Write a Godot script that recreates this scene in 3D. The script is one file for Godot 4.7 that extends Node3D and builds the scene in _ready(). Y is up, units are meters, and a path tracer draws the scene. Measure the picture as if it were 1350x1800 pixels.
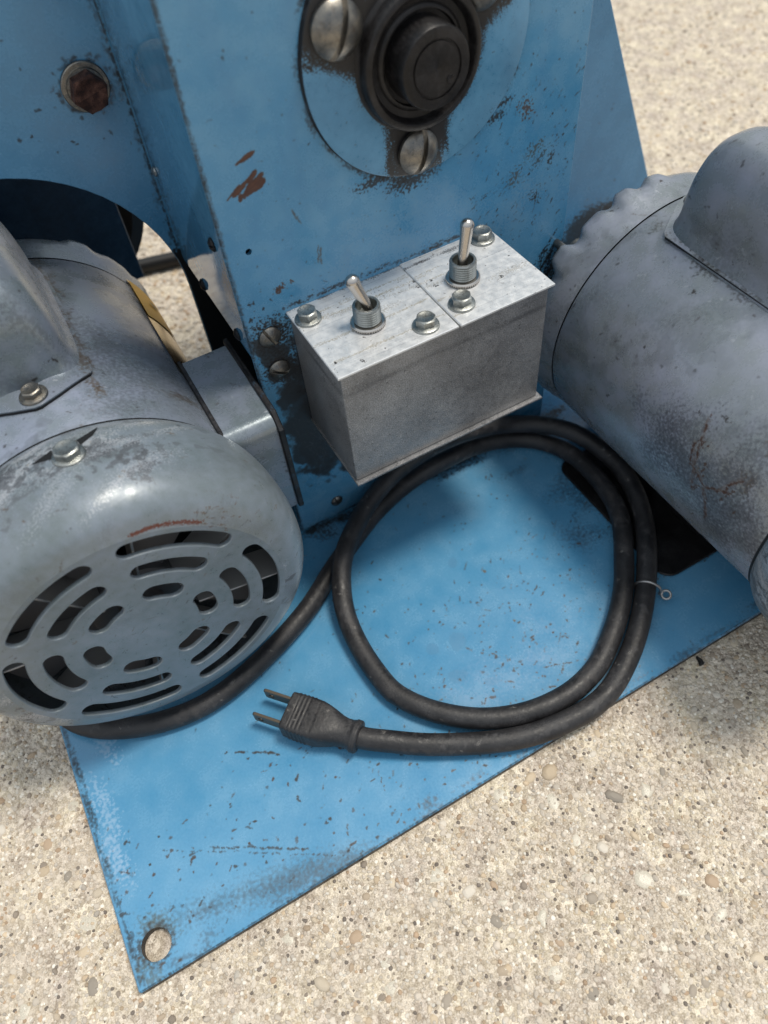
extends Node3D
# A corner of a blue sheet-metal machine with two grey motors, a switch box and a coiled cord, on exposed-aggregate concrete.
# y = 0 is the top of the base plate; the front edge of the plate runs along x.

const GY := -0.005
const PANEL_Z := -0.264
const BACK_Z := -0.36
var M := {}
var NF: PackedByteArray   # shared 512 x 512 noises: fine, middle, coarse
var NM: PackedByteArray
var NC: PackedByteArray
var rng := RandomNumberGenerator.new()
var eye := Vector3(0, 0.366, 0)
var cam: Camera3D

func _ready() -> void:
	rng.seed = 77
	# ---------------------------------------------------------------- camera, sky, sun, exposure
	cam = Camera3D.new()
	cam.name = "camera"
	add_child(cam)
	var cr := Vector3(0.8708, -0.0765, 0.4856)
	var cf := Vector3(0.2364, -0.8010, -0.5501)
	var cu := cr.cross(cf).normalized()
	cam.transform = Transform3D(Basis(cr.normalized(), cu, -cf.normalized()).orthonormalized(), eye)
	cam.fov = 68.17
	cam.near = 0.02
	cam.far = 200.0
	var att := CameraAttributesPhysical.new()
	att.frustum_focal_length = 17.735
	att.frustum_near = 0.02
	att.frustum_far = 200.0
	att.frustum_focus_distance = 0.345
	att.exposure_aperture = 5.2
	cam.attributes = att
	var sun := DirectionalLight3D.new()
	sun.name = "sun"
	sun.light_energy = 0.85
	sun.light_angular_distance = 15.0
	sun.light_color = Color(1.0, 0.965, 0.91)
	sun.shadow_enabled = true
	sun.sky_mode = DirectionalLight3D.SKY_MODE_LIGHT_ONLY
	add_child(sun)
	sun.look_at_from_position(Vector3(0.75, 2.2, 0.12), Vector3.ZERO, Vector3.UP)
	var sky := ProceduralSkyMaterial.new()
	sky.sky_top_color = Color(0.95, 0.98, 1.0)
	sky.sky_energy_multiplier = 1.15
	sky.sky_horizon_color = Color(0.60, 0.64, 0.70)
	sky.sky_curve = 0.45
	sky.ground_bottom_color = Color(0.45, 0.42, 0.37)
	sky.ground_horizon_color = Color(0.6, 0.6, 0.6)
	var cloud := FastNoiseLite.new()
	cloud.seed = 5
	cloud.frequency = 0.012
	cloud.fractal_octaves = 4
	var ramp := Gradient.new()
	ramp.set_color(0, Color(0, 0, 0, 0))
	ramp.set_color(1, Color(0.45, 0.45, 0.45, 1))
	ramp.set_offset(0, 0.35)
	ramp.set_offset(1, 0.8)
	var cover := NoiseTexture2D.new()
	cover.width = 512
	cover.height = 256
	cover.seamless = true
	cover.noise = cloud
	cover.color_ramp = ramp
	sky.sky_cover = cover
	var env := Environment.new()
	env.background_mode = Environment.BG_SKY
	env.sky = Sky.new()
	env.sky.sky_material = sky
	env.background_energy_multiplier = 0.68
	env.tonemap_mode = Environment.TONE_MAPPER_LINEAR
	env.tonemap_exposure = 1.1
	env.sdfgi_enabled = true
	env.ssao_enabled = true
	env.ssil_enabled = true
	var we := WorldEnvironment.new()
	we.name = "world"
	we.environment = env
	add_child(we)
	# ---------------------------------------------------------------- the rest
	materials()
	ground()
	var machine := Node3D.new()
	machine.name = "machine"
	add_child(machine)
	machine.position = Vector3(0.146, GY, -0.26)
	tag(machine, "blue painted sheet-metal machine with two grey motors and an aluminium switch box, standing on concrete", "machine")
	stand(machine)
	bearing(machine)
	switch_box(machine)
	motor(machine, Vector3(-0.0305, 0.0912, -0.241), M.motor, M.cover, M.motor_dark, "left", 0.132)
	motor(machine, Vector3(0.277, 0.085, -0.088), M.motor_b, M.cover, M.motor_dark, "right")
	cord()
	debris()

# ==================================================================== helpers: scene tree
func numbered(parent: Node, called: String) -> String:
	if not parent.has_node(NodePath(called)):
		return called
	var i := 1
	while parent.has_node(NodePath("%s_%03d" % [called, i])):
		i += 1
	return "%s_%03d" % [called, i]

func tag(o: Node, label := "", category := "", group := "", kind := "") -> void:
	if label: o.set_meta("label", label)
	if category: o.set_meta("category", category)
	if group: o.set_meta("group", group)
	if kind: o.set_meta("kind", kind)

func part(called: String, sts, mats, parent: Node, xf := Transform3D()) -> MeshInstance3D:
	var list: Array = sts if sts is Array else [sts]
	var ml: Array = mats if mats is Array else [mats]
	var mesh := ArrayMesh.new()
	for i in list.size():
		if list[i] is SurfaceTool:
			list[i].commit(mesh)
			mesh.surface_set_material(mesh.get_surface_count() - 1, ml[i])
	var o := MeshInstance3D.new()
	o.mesh = mesh
	o.name = numbered(parent, called)
	parent.add_child(o, true)
	o.global_transform = xf
	return o

func copy_part(called: String, src: MeshInstance3D, parent: Node, xf: Transform3D) -> MeshInstance3D:
	var o: MeshInstance3D = src.duplicate()
	o.name = numbered(parent, called)
	parent.add_child(o, true)
	o.global_transform = xf
	return o

func at(p: Vector3, b := Basis()) -> Transform3D:
	return Transform3D(b, p)

func face_y() -> Basis:   # local z -> world y
	return Basis(Vector3.RIGHT, -PI / 2)

func along(z: Vector3, spin := 0.0) -> Basis:   # local z -> the given direction
	var up := Vector3.UP if absf(z.normalized().y) < 0.95 else Vector3.FORWARD
	var x := up.cross(z).normalized()
	return Basis(x, z.normalized().cross(x), z.normalized()) * Basis(Vector3.BACK, spin)

# ==================================================================== helpers: meshes
func begin() -> SurfaceTool:
	var st := SurfaceTool.new()
	st.begin(Mesh.PRIMITIVE_TRIANGLES)
	return st

func vert(st: SurfaceTool, p: Vector3, n: Vector3) -> void:
	st.set_normal(n)
	st.add_vertex(p)

func tri(st: SurfaceTool, a: Vector3, b: Vector3, c: Vector3, na: Vector3, nb: Vector3, nc: Vector3) -> void:
	var g := (b - a).cross(c - a)
	if g.length_squared() < 1e-22:
		return
	vert(st, a, na)
	if g.dot(na + nb + nc) > 0.0:
		vert(st, c, nc)
		vert(st, b, nb)
	else:
		vert(st, b, nb)
		vert(st, c, nc)

func quad(st: SurfaceTool, a: Vector3, b: Vector3, c: Vector3, d: Vector3, na: Vector3, nb: Vector3, nc: Vector3, nd: Vector3) -> void:
	tri(st, a, b, c, na, nb, nc)
	tri(st, a, c, d, na, nc, nd)

func flat_quad(st: SurfaceTool, a: Vector3, b: Vector3, c: Vector3, d: Vector3, n: Vector3) -> void:
	quad(st, a, b, c, d, n, n, n, n)

func lathe(st: SurfaceTool, prof: Array, segs := 48, xf := Transform3D(), crease := 38.0) -> void:
	# prof: Vector2(radius, height) along local z; outside is to the right of the walking direction seen with radius to the right
	var n := prof.size()
	var seg_n := []
	for i in n - 1:
		var d: Vector2 = prof[i + 1] - prof[i]
		seg_n.append(Vector2(d.y, -d.x).normalized())
	for i in n - 1:
		var a: Vector2 = prof[i]
		var b: Vector2 = prof[i + 1]
		if a.distance_to(b) < 1e-7:
			continue
		var m: Vector2 = seg_n[i]
		var n0 := m
		var n1 := m
		if i > 0 and absf(rad_to_deg(m.angle_to(seg_n[i - 1]))) < crease: n0 = (m + seg_n[i - 1]).normalized()
		if i < n - 2 and absf(rad_to_deg(m.angle_to(seg_n[i + 1]))) < crease: n1 = (m + seg_n[i + 1]).normalized()
		for k in segs:
			var t0 := TAU * k / segs
			var t1 := TAU * (k + 1) / segs
			var c0 := Vector2(cos(t0), sin(t0))
			var c1 := Vector2(cos(t1), sin(t1))
			var bs := xf.basis
			quad(st, xf * Vector3(a.x * c0.x, a.x * c0.y, a.y), xf * Vector3(a.x * c1.x, a.x * c1.y, a.y), xf * Vector3(b.x * c1.x, b.x * c1.y, b.y), xf * Vector3(b.x * c0.x, b.x * c0.y, b.y),
				bs * Vector3(n0.x * c0.x, n0.x * c0.y, n0.y), bs * Vector3(n0.x * c1.x, n0.x * c1.y, n0.y), bs * Vector3(n1.x * c1.x, n1.x * c1.y, n1.y), bs * Vector3(n1.x * c0.x, n1.x * c0.y, n1.y))

func inset(poly: PackedVector2Array, d: float) -> PackedVector2Array:
	var out := PackedVector2Array()
	var n := poly.size()
	for i in n:
		var e0 := (poly[i] - poly[(i + n - 1) % n]).normalized()
		var e1 := (poly[(i + 1) % n] - poly[i]).normalized()
		var n0 := Vector2(e0.y, -e0.x)
		var n1 := Vector2(e1.y, -e1.x)
		var m := (n0 + n1)
		m = m / maxf(0.35, m.length_squared() / 2.0)
		out.append(poly[i] - m * d)
	return out

func ccw(poly: PackedVector2Array) -> PackedVector2Array:
	if Geometry2D.is_polygon_clockwise(poly):
		var r := poly.duplicate()
		r.reverse()
		return r
	return poly

func cap(st: SurfaceTool, poly: PackedVector2Array, holes: Array, z: float, n: Vector3, xf: Transform3D) -> void:
	# Geometry2D works on a coarse grid, so work in millimetres x 10
	var K := 1000.0
	var big := PackedVector2Array()
	for p in poly: big.append(p * K)
	var bh := []
	for h in holes:
		var b2 := PackedVector2Array()
		for p in h: b2.append(p * K)
		bh.append(b2)
	var nn := xf.basis * n
	for q in (pieces_big(big, bh) if bh.size() else [big]):
		var idx := Geometry2D.triangulate_polygon(q)
		for i in range(0, idx.size(), 3):
			var a: Vector2 = q[idx[i]] / K
			var b: Vector2 = q[idx[i + 1]] / K
			var c: Vector2 = q[idx[i + 2]] / K
			tri(st, xf * Vector3(a.x, a.y, z), xf * Vector3(b.x, b.y, z), xf * Vector3(c.x, c.y, z), nn, nn, nn)

func pieces_big(poly: PackedVector2Array, holes: Array) -> Array:
	var list := [poly]
	for h in holes:
		var c := Vector2.ZERO
		for p in h: c += p / h.size()
		var next := []
		for p in list:
			if not Geometry2D.is_point_in_polygon(c, p):
				next.append(p)
				continue
			for side in [PackedVector2Array([Vector2(c.x - 9999, -9999), Vector2(c.x, -9999), Vector2(c.x, 9999), Vector2(c.x - 9999, 9999)]), PackedVector2Array([Vector2(c.x, -9999), Vector2(c.x + 9999, -9999), Vector2(c.x + 9999, 9999), Vector2(c.x, 9999)])]:
				for q in Geometry2D.intersect_polygons(p, side):
					for r in Geometry2D.clip_polygons(q, h):
						next.append(r)
		list = next
	return list

func wall(st: SurfaceTool, pa: PackedVector2Array, za: float, pb: PackedVector2Array, zb: float, xf: Transform3D, sgn := 1.0, tilt := 0.0) -> void:
	var n := pa.size()
	var en := []
	for i in n:
		var e := (pa[(i + 1) % n] - pa[i]).normalized()
		en.append(Vector2(e.y, -e.x) * sgn)
	for i in n:
		var j := (i + 1) % n
		var m: Vector2 = en[i]
		var m0: Vector2 = (m + en[(i + n - 1) % n]).normalized() if absf(m.angle_to(en[(i + n - 1) % n])) < 0.6 else m
		var m1: Vector2 = (m + en[j]).normalized() if absf(m.angle_to(en[j])) < 0.6 else m
		var v0 := xf.basis * Vector3(m0.x, m0.y, tilt).normalized()
		var v1 := xf.basis * Vector3(m1.x, m1.y, tilt).normalized()
		quad(st, xf * Vector3(pa[i].x, pa[i].y, za), xf * Vector3(pa[j].x, pa[j].y, za), xf * Vector3(pb[j].x, pb[j].y, zb), xf * Vector3(pb[i].x, pb[i].y, zb), v0, v1, v1, v0)

func extrude(st: SurfaceTool, poly_in: PackedVector2Array, z0: float, z1: float, bev := 0.0, xf := Transform3D(), holes := [], side_st: SurfaceTool = null) -> void:
	var poly := ccw(poly_in)
	var ss := side_st if side_st else st
	var top := poly
	if bev > 0.0:
		top = inset(poly, bev)
		wall(st, poly, z1 - bev, top, z1, xf, 1.0, 1.0)
		wall(ss, top, z0, poly, z0 + bev, xf, 1.0, -1.0)
	wall(ss, poly, z0 + bev, poly, z1 - bev, xf)
	cap(st, top, holes, z1, Vector3.BACK, xf)
	cap(st, top, holes, z0, Vector3.FORWARD, xf)
	for h in holes:
		wall(ss, ccw(h), z0, ccw(h), z1, xf, -1.0)

func rect(x0: float, y0: float, x1: float, y1: float, r := 0.0, k := 5) -> PackedVector2Array:
	if r <= 0.0:
		return PackedVector2Array([Vector2(x0, y0), Vector2(x1, y0), Vector2(x1, y1), Vector2(x0, y1)])
	var p := PackedVector2Array()
	for c in [[Vector2(x1 - r, y0 + r), -90], [Vector2(x1 - r, y1 - r), 0], [Vector2(x0 + r, y1 - r), 90], [Vector2(x0 + r, y0 + r), 180]]:
		for i in k + 1:
			var a := deg_to_rad(c[1] + 90.0 * i / k)
			p.append(c[0] + Vector2(cos(a), sin(a)) * r)
	return p

func circle(c: Vector2, r: float, n := 32) -> PackedVector2Array:
	var p := PackedVector2Array()
	for i in n:
		p.append(c + Vector2(cos(TAU * i / n), sin(TAU * i / n)) * r)
	return p

func box(st: SurfaceTool, a: Vector3, b: Vector3, bev := 0.0004, xf := Transform3D()) -> void:
	extrude(st, rect(a.x, a.y, b.x, b.y), a.z, b.z, bev, xf)

func surface(st: SurfaceTool, rows: Array, closed := true, up := Vector3.ZERO) -> void:
	# smooth grid; rows of points; outward is away from each row's middle, or along up
	var nr := rows.size()
	var nc: int = rows[0].size()
	var norms := []
	for i in nr:
		var mid := Vector3.ZERO
		for p in rows[i]: mid += p / nc
		var list := PackedVector3Array()
		for j in nc:
			var a: Vector3 = rows[i][(j + 1) % nc] if closed or j < nc - 1 else rows[i][j]
			var b: Vector3 = rows[i][(j + nc - 1) % nc] if closed or j > 0 else rows[i][j]
			var c: Vector3 = rows[mini(i + 1, nr - 1)][j]
			var d: Vector3 = rows[maxi(i - 1, 0)][j]
			var n := (a - b).cross(c - d).normalized()
			if n.dot(up if up != Vector3.ZERO else rows[i][j] - mid) < 0.0: n = -n
			list.append(n)
		norms.append(list)
	for i in nr - 1:
		for j in (nc if closed else nc - 1):
			var k := (j + 1) % nc
			quad(st, rows[i][j], rows[i][k], rows[i + 1][k], rows[i + 1][j], norms[i][j], norms[i][k], norms[i + 1][k], norms[i + 1][j])

func fan_cap(st: SurfaceTool, row: PackedVector3Array, n: Vector3) -> void:
	var mid := Vector3.ZERO
	for p in row: mid += p / row.size()
	for j in row.size():
		tri(st, mid, row[j], row[(j + 1) % row.size()], n, n, n)

func tube(st: SurfaceTool, path: PackedVector3Array, radius: float, segs := 14, caps := true) -> void:
	var rows := []
	var nrm := Vector3.UP
	for i in path.size():
		var t := (path[mini(i + 1, path.size() - 1)] - path[maxi(i - 1, 0)]).normalized()
		nrm = (nrm - t * nrm.dot(t))
		if nrm.length() < 0.05: nrm = Vector3.RIGHT - t * t.x
		nrm = nrm.normalized()
		var bi := t.cross(nrm)
		var row := PackedVector3Array()
		for k in segs:
			var a := TAU * k / segs
			row.append(path[i] + (nrm * cos(a) + bi * sin(a)) * radius)
		rows.append(row)
	surface(st, rows)
	if caps:
		fan_cap(st, rows[0], (path[0] - path[1]).normalized())
		fan_cap(st, rows[-1], (path[-1] - path[-2]).normalized())

func spline(pts: Array, step := 0.002) -> PackedVector3Array:
	var c := Curve3D.new()
	c.bake_interval = step
	for i in pts.size():
		var a: Vector3 = pts[maxi(i - 1, 0)]
		var b: Vector3 = pts[mini(i + 1, pts.size() - 1)]
		var d0: float = pts[i].distance_to(a)
		var d1: float = pts[i].distance_to(b)
		var t := (b - a).normalized()
		c.add_point(pts[i], -t * d0 * 0.36, t * d1 * 0.36)
	return c.get_baked_points()

func smooth2(prof: Array, sub := 4) -> Array:
	var out := []
	for i in prof.size() - 1:
		for k in sub:
			out.append(prof[i].cubic_interpolate(prof[i + 1], prof[maxi(i - 1, 0)], prof[mini(i + 2, prof.size() - 1)], float(k) / sub))
	out.append(prof[-1])
	return out

func slotted(R: float, h: float, sw: float, sd: float) -> SurfaceTool:
	# domed head with a straight slot along local y, axis z
	var st := begin()
	var s := sw / 2.0
	var base := h * 0.28
	var rr := (R * R + (h - base) * (h - base)) / (2.0 * (h - base))
	var hgt := func(x: float, y: float) -> float:
		return base + sqrt(maxf(0.0, rr * rr - x * x - y * y)) - (rr - (h - base))
	var nv := func(x: float, y: float) -> Vector3:
		return Vector3(x, y, sqrt(maxf(1e-9, rr * rr - x * x - y * y))).normalized()
	for side in [-1.0, 1.0]:
		var nu := 7
		var nw := 16
		for i in nu:
			for j in nw:
				var p := []
				for q in [[i, j], [i + 1, j], [i + 1, j + 1], [i, j + 1]]:
					var x: float = lerpf(s, R, 1.0 - pow(1.0 - float(q[0]) / nu, 1.6))
					var y := (float(q[1]) / nw * 2.0 - 1.0) * sqrt(maxf(0.0, R * R - x * x))
					p.append(Vector3(x * side, y, hgt.call(x, y)))
				quad(st, p[0], p[1], p[2], p[3], nv.call(p[0].x, p[0].y), nv.call(p[1].x, p[1].y), nv.call(p[2].x, p[2].y), nv.call(p[3].x, p[3].y))
		var yl := sqrt(R * R - s * s)
		for j in nw:
			var y0 := (float(j) / nw * 2.0 - 1.0) * yl
			var y1 := (float(j + 1) / nw * 2.0 - 1.0) * yl
			var z0: float = hgt.call(s, y0)
			var z1: float = hgt.call(s, y1)
			var n := Vector3(-side, 0, 0)
			var f0 := minf(z0, h - sd)
			var f1 := minf(z1, h - sd)
			flat_quad(st, Vector3(s * side, y0, z0), Vector3(s * side, y1, z1), Vector3(s * side, y1, f1), Vector3(s * side, y0, f0), n)
			if side > 0.0:
				flat_quad(st, Vector3(-s, y0, f0), Vector3(s, y0, f0), Vector3(s, y1, f1), Vector3(-s, y1, f1), Vector3.BACK)
	lathe(st, [Vector2(R * 0.97, 0), Vector2(R, 0.0003), Vector2(R, base)], 40)
	return st

func hex_head(af: float, h: float, fr: float, fh := 0.0012) -> SurfaceTool:
	var st := begin()
	if fr > 0.0:
		lathe(st, [Vector2(fr, 0), Vector2(fr, fh * 0.5), Vector2(fr * 0.97, fh * 0.8), Vector2(af * 0.55, fh * 1.25), Vector2(0, fh * 1.25)], 36, Transform3D(), 30)
	var R := af / 2.0 / cos(PI / 6)
	var poly := circle(Vector2.ZERO, R, 6)
	wall(st, poly, 0.0, poly, h * 0.86, Transform3D())
	# chamfer: a round crown on the hexagon, then the stamped hollow
	var n := 48
	var ro := af * 0.485
	for k in n:
		var p := []
		for q in 2:
			var t := TAU * (k + q) / n
			var sect := fposmod(t, PI / 3) - PI / 6
			var re := (af / 2.0) / cos(sect)
			p.append([Vector2(cos(t), sin(t)), re])
		var a0: Vector2 = p[0][0] * p[0][1]
		var a1: Vector2 = p[1][0] * p[1][1]
		var b0: Vector2 = p[0][0] * ro
		var b1: Vector2 = p[1][0] * ro
		var za0 := h * 0.86
		var nn := Vector3(p[0][0].x, p[0][0].y, 1.6).normalized()
		quad(st, Vector3(a0.x, a0.y, za0), Vector3(a1.x, a1.y, za0), Vector3(b1.x, b1.y, h), Vector3(b0.x, b0.y, h), nn, nn, nn, nn)
	lathe(st, [Vector2(ro, h), Vector2(ro * 0.86, h), Vector2(ro * 0.76, h - 0.0002), Vector2(0, h - 0.00025)], 36, Transform3D(), 60)
	return st

# ==================================================================== helpers: computed textures
func noise_bytes(w: int, h: int, sd: int, freq: float, oct := 3, type := FastNoiseLite.TYPE_SIMPLEX_SMOOTH, seamless := false) -> PackedByteArray:
	var n := FastNoiseLite.new()
	n.seed = sd
	n.noise_type = type
	n.frequency = freq
	n.fractal_octaves = oct
	if oct <= 1: n.fractal_type = FastNoiseLite.FRACTAL_NONE
	return (n.get_seamless_image(w, h, false, false, 0.12) if seamless else n.get_image(w, h)).get_data()

func canvas(w: int, h: int, col: Color, rough: float, sd: int, blotch := 0.05, fine := 0.03, tint := Color(0, 0, 0)) -> Dictionary:
	# colour and roughness bytes; blotch and fine: how far the paint's own tone wanders
	var px := PackedByteArray()
	var ro := PackedByteArray()
	px.resize(w * h * 3)
	ro.resize(w * h)
	var n1 := noise_bytes(w, h, sd, 3.2 / w, 4)
	var n2 := noise_bytes(w, h, sd + 1, 26.0 / w, 3)
	var n3 := noise_bytes(w, h, sd + 2, 0.35, 2)
	var r := col.r * 255.0
	var g := col.g * 255.0
	var b := col.b * 255.0
	var kb := blotch * 2.0
	var km := blotch * 1.1
	var kf := fine * 2.0
	var r0 := rough * 255.0
	for i in w * h:
		var v := (n1[i] - 128) * kb + (n2[i] - 128) * km + (n3[i] - 128) * kf
		var t := (n1[i] - 128 + n2[i] - 128) * 0.006
		px[i * 3] = clampi(int(r + v + tint.r * t * 255.0), 0, 255)
		px[i * 3 + 1] = clampi(int(g + v + tint.g * t * 255.0), 0, 255)
		px[i * 3 + 2] = clampi(int(b + v + tint.b * t * 255.0), 0, 255)
		ro[i] = clampi(int(r0 + (n2[i] - 128) * 0.22 + (n3[i] - 128) * 0.12), 0, 255)
	return {"w": w, "h": h, "px": px, "ro": ro}

func dab(c: Dictionary, x: float, y: float, la: float, lb: float, ang: float, col: Color, alpha: float, ragged := 0.6, soft := 0.3, rough := -1.0, nz := 0) -> void:
	# one mark: an ellipse whose outline the noise eats into
	var w: int = c.w
	var h: int = c.h
	var px: PackedByteArray = c.px
	var ro: PackedByteArray = c.ro
	var N: PackedByteArray = [NF, NM, NC][nz]
	var m := maxf(la, lb) * (1.0 + ragged * 0.5) + 1.0
	var ca := cos(ang)
	var sa := sin(ang)
	var off := int(x * 7.0 + y * 13.0)
	for j in range(maxi(0, int(y - m)), mini(h, int(y + m) + 1)):
		for i in range(maxi(0, int(x - m)), mini(w, int(x + m) + 1)):
			var dx := i - x
			var dy := j - y
			var u := (dx * ca + dy * sa) / la
			var v := (dy * ca - dx * sa) / lb
			var d := sqrt(u * u + v * v) + (N[((i + off) & 511) + ((j + off * 3) & 511) * 512] - 128) * 0.0118 * ragged
			if d >= 1.0:
				continue
			var a := alpha * minf(1.0, (1.0 - d) / soft)
			var k := j * w + i
			px[k * 3] = int(lerpf(px[k * 3], col.r * 255.0, a))
			px[k * 3 + 1] = int(lerpf(px[k * 3 + 1], col.g * 255.0, a))
			px[k * 3 + 2] = int(lerpf(px[k * 3 + 2], col.b * 255.0, a))
			if rough >= 0.0:
				ro[k] = int(lerpf(ro[k], rough * 255.0, a))
	c.px = px
	c.ro = ro

func chips(c: Dictionary, n: int, box_: Rect2, cols: Array, l0: float, l1: float, w0: float, w1: float, ang: float, spread: float, alpha := 0.85) -> void:
	for i in n:
		var l := lerpf(l0, l1, pow(rng.randf(), 2.5))
		dab(c, box_.position.x + rng.randf() * box_.size.x, box_.position.y + rng.randf() * box_.size.y, l, rng.randf_range(w0, w1), ang + rng.randfn(0.0, spread), cols[rng.randi() % cols.size()], alpha * rng.randf_range(0.45, 1.0), 1.0, 0.45, 0.6)

func scratch(c: Dictionary, a: Vector2, b: Vector2, wd: float, col: Color, alpha: float, gaps := 0.3, wob := 1.0) -> void:
	var n := int(a.distance_to(b) / maxf(1.5, wd)) + 2
	var ang := (b - a).angle()
	var off := 0.0
	for i in n:
		off = off * 0.9 + rng.randfn(0, wob * 0.3)
		if rng.randf() < gaps: continue
		var p := a.lerp(b, float(i) / n) + Vector2(-sin(ang), cos(ang)) * off
		dab(c, p.x, p.y, wd * rng.randf_range(1.2, 2.2), wd * rng.randf_range(0.5, 1.1), ang + rng.randfn(0, 0.2), col, alpha * rng.randf_range(0.6, 1.0), 0.8, 0.5, 0.6)

func tex(c: Dictionary, rough := false) -> ImageTexture:
	return ImageTexture.create_from_image(Image.create_from_data(c.w, c.h, false, Image.FORMAT_L8 if rough else Image.FORMAT_RGB8, c.ro if rough else c.px))

func bump_tex(sd: int, freq: float, oct := 3, size := 512, type := FastNoiseLite.TYPE_SIMPLEX_SMOOTH) -> NoiseTexture2D:
	var n := FastNoiseLite.new()
	n.seed = sd
	n.frequency = freq
	n.fractal_octaves = oct
	n.noise_type = type
	var t := NoiseTexture2D.new()
	t.width = size
	t.height = size
	t.seamless = true
	t.noise = n
	return t

func mat(called: String, c, size: float, origin := Vector3.ZERO, metallic := 0.0, bump: Texture2D = null, bump_cm := 0.0, spec := 0.5) -> StandardMaterial3D:
	var m := StandardMaterial3D.new()
	m.resource_name = called
	m.metallic = metallic
	m.metallic_specular = spec
	if c is Dictionary:
		m.albedo_texture = tex(c)
		m.roughness_texture = tex(c, true)
		m.roughness_texture_channel = BaseMaterial3D.TEXTURE_CHANNEL_RED
		m.roughness = 1.0
	m.uv1_triplanar = true
	m.uv1_triplanar_sharpness = 6.0
	m.uv1_scale = Vector3.ONE / size
	m.uv1_offset = -origin / size
	if bump:
		m.heightmap_enabled = true
		m.heightmap_texture = bump
		m.heightmap_scale = bump_cm
	return m

func plain(called: String, col: Color, rough: float, metallic := 0.0, spec := 0.5) -> StandardMaterial3D:
	var m := StandardMaterial3D.new()
	m.resource_name = called
	m.albedo_color = col
	m.roughness = rough
	m.metallic = metallic
	m.metallic_specular = spec
	return m

# ==================================================================== materials
const GREASE := Color(0.085, 0.085, 0.095)
const CHIP := Color(0.13, 0.12, 0.12)
const RUST := Color(0.27, 0.17, 0.14)
const BLUE := Color(0.318, 0.54, 0.683)

func plate_px(wx: float, wz: float) -> Vector2:
	return Vector2((wx + 0.1015) / 0.52, 1.0 - (-wz - 0.087) / 0.52) * 1024.0

func panel_px(wx: float, wy: float) -> Vector2:
	return Vector2((wx - 0.059) / 0.36, 1.0 - wy / 0.36) * 1024.0

func dab_v(c: Dictionary, p: Vector2, la: float, lb: float, ang: float, col: Color, alpha: float, ragged := 0.6, soft := 0.3, rough := -1.0, nz := 0) -> void:
	dab(c, p.x, p.y, la, lb, deg_to_rad(ang), col, alpha, ragged, soft, rough, nz)

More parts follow.
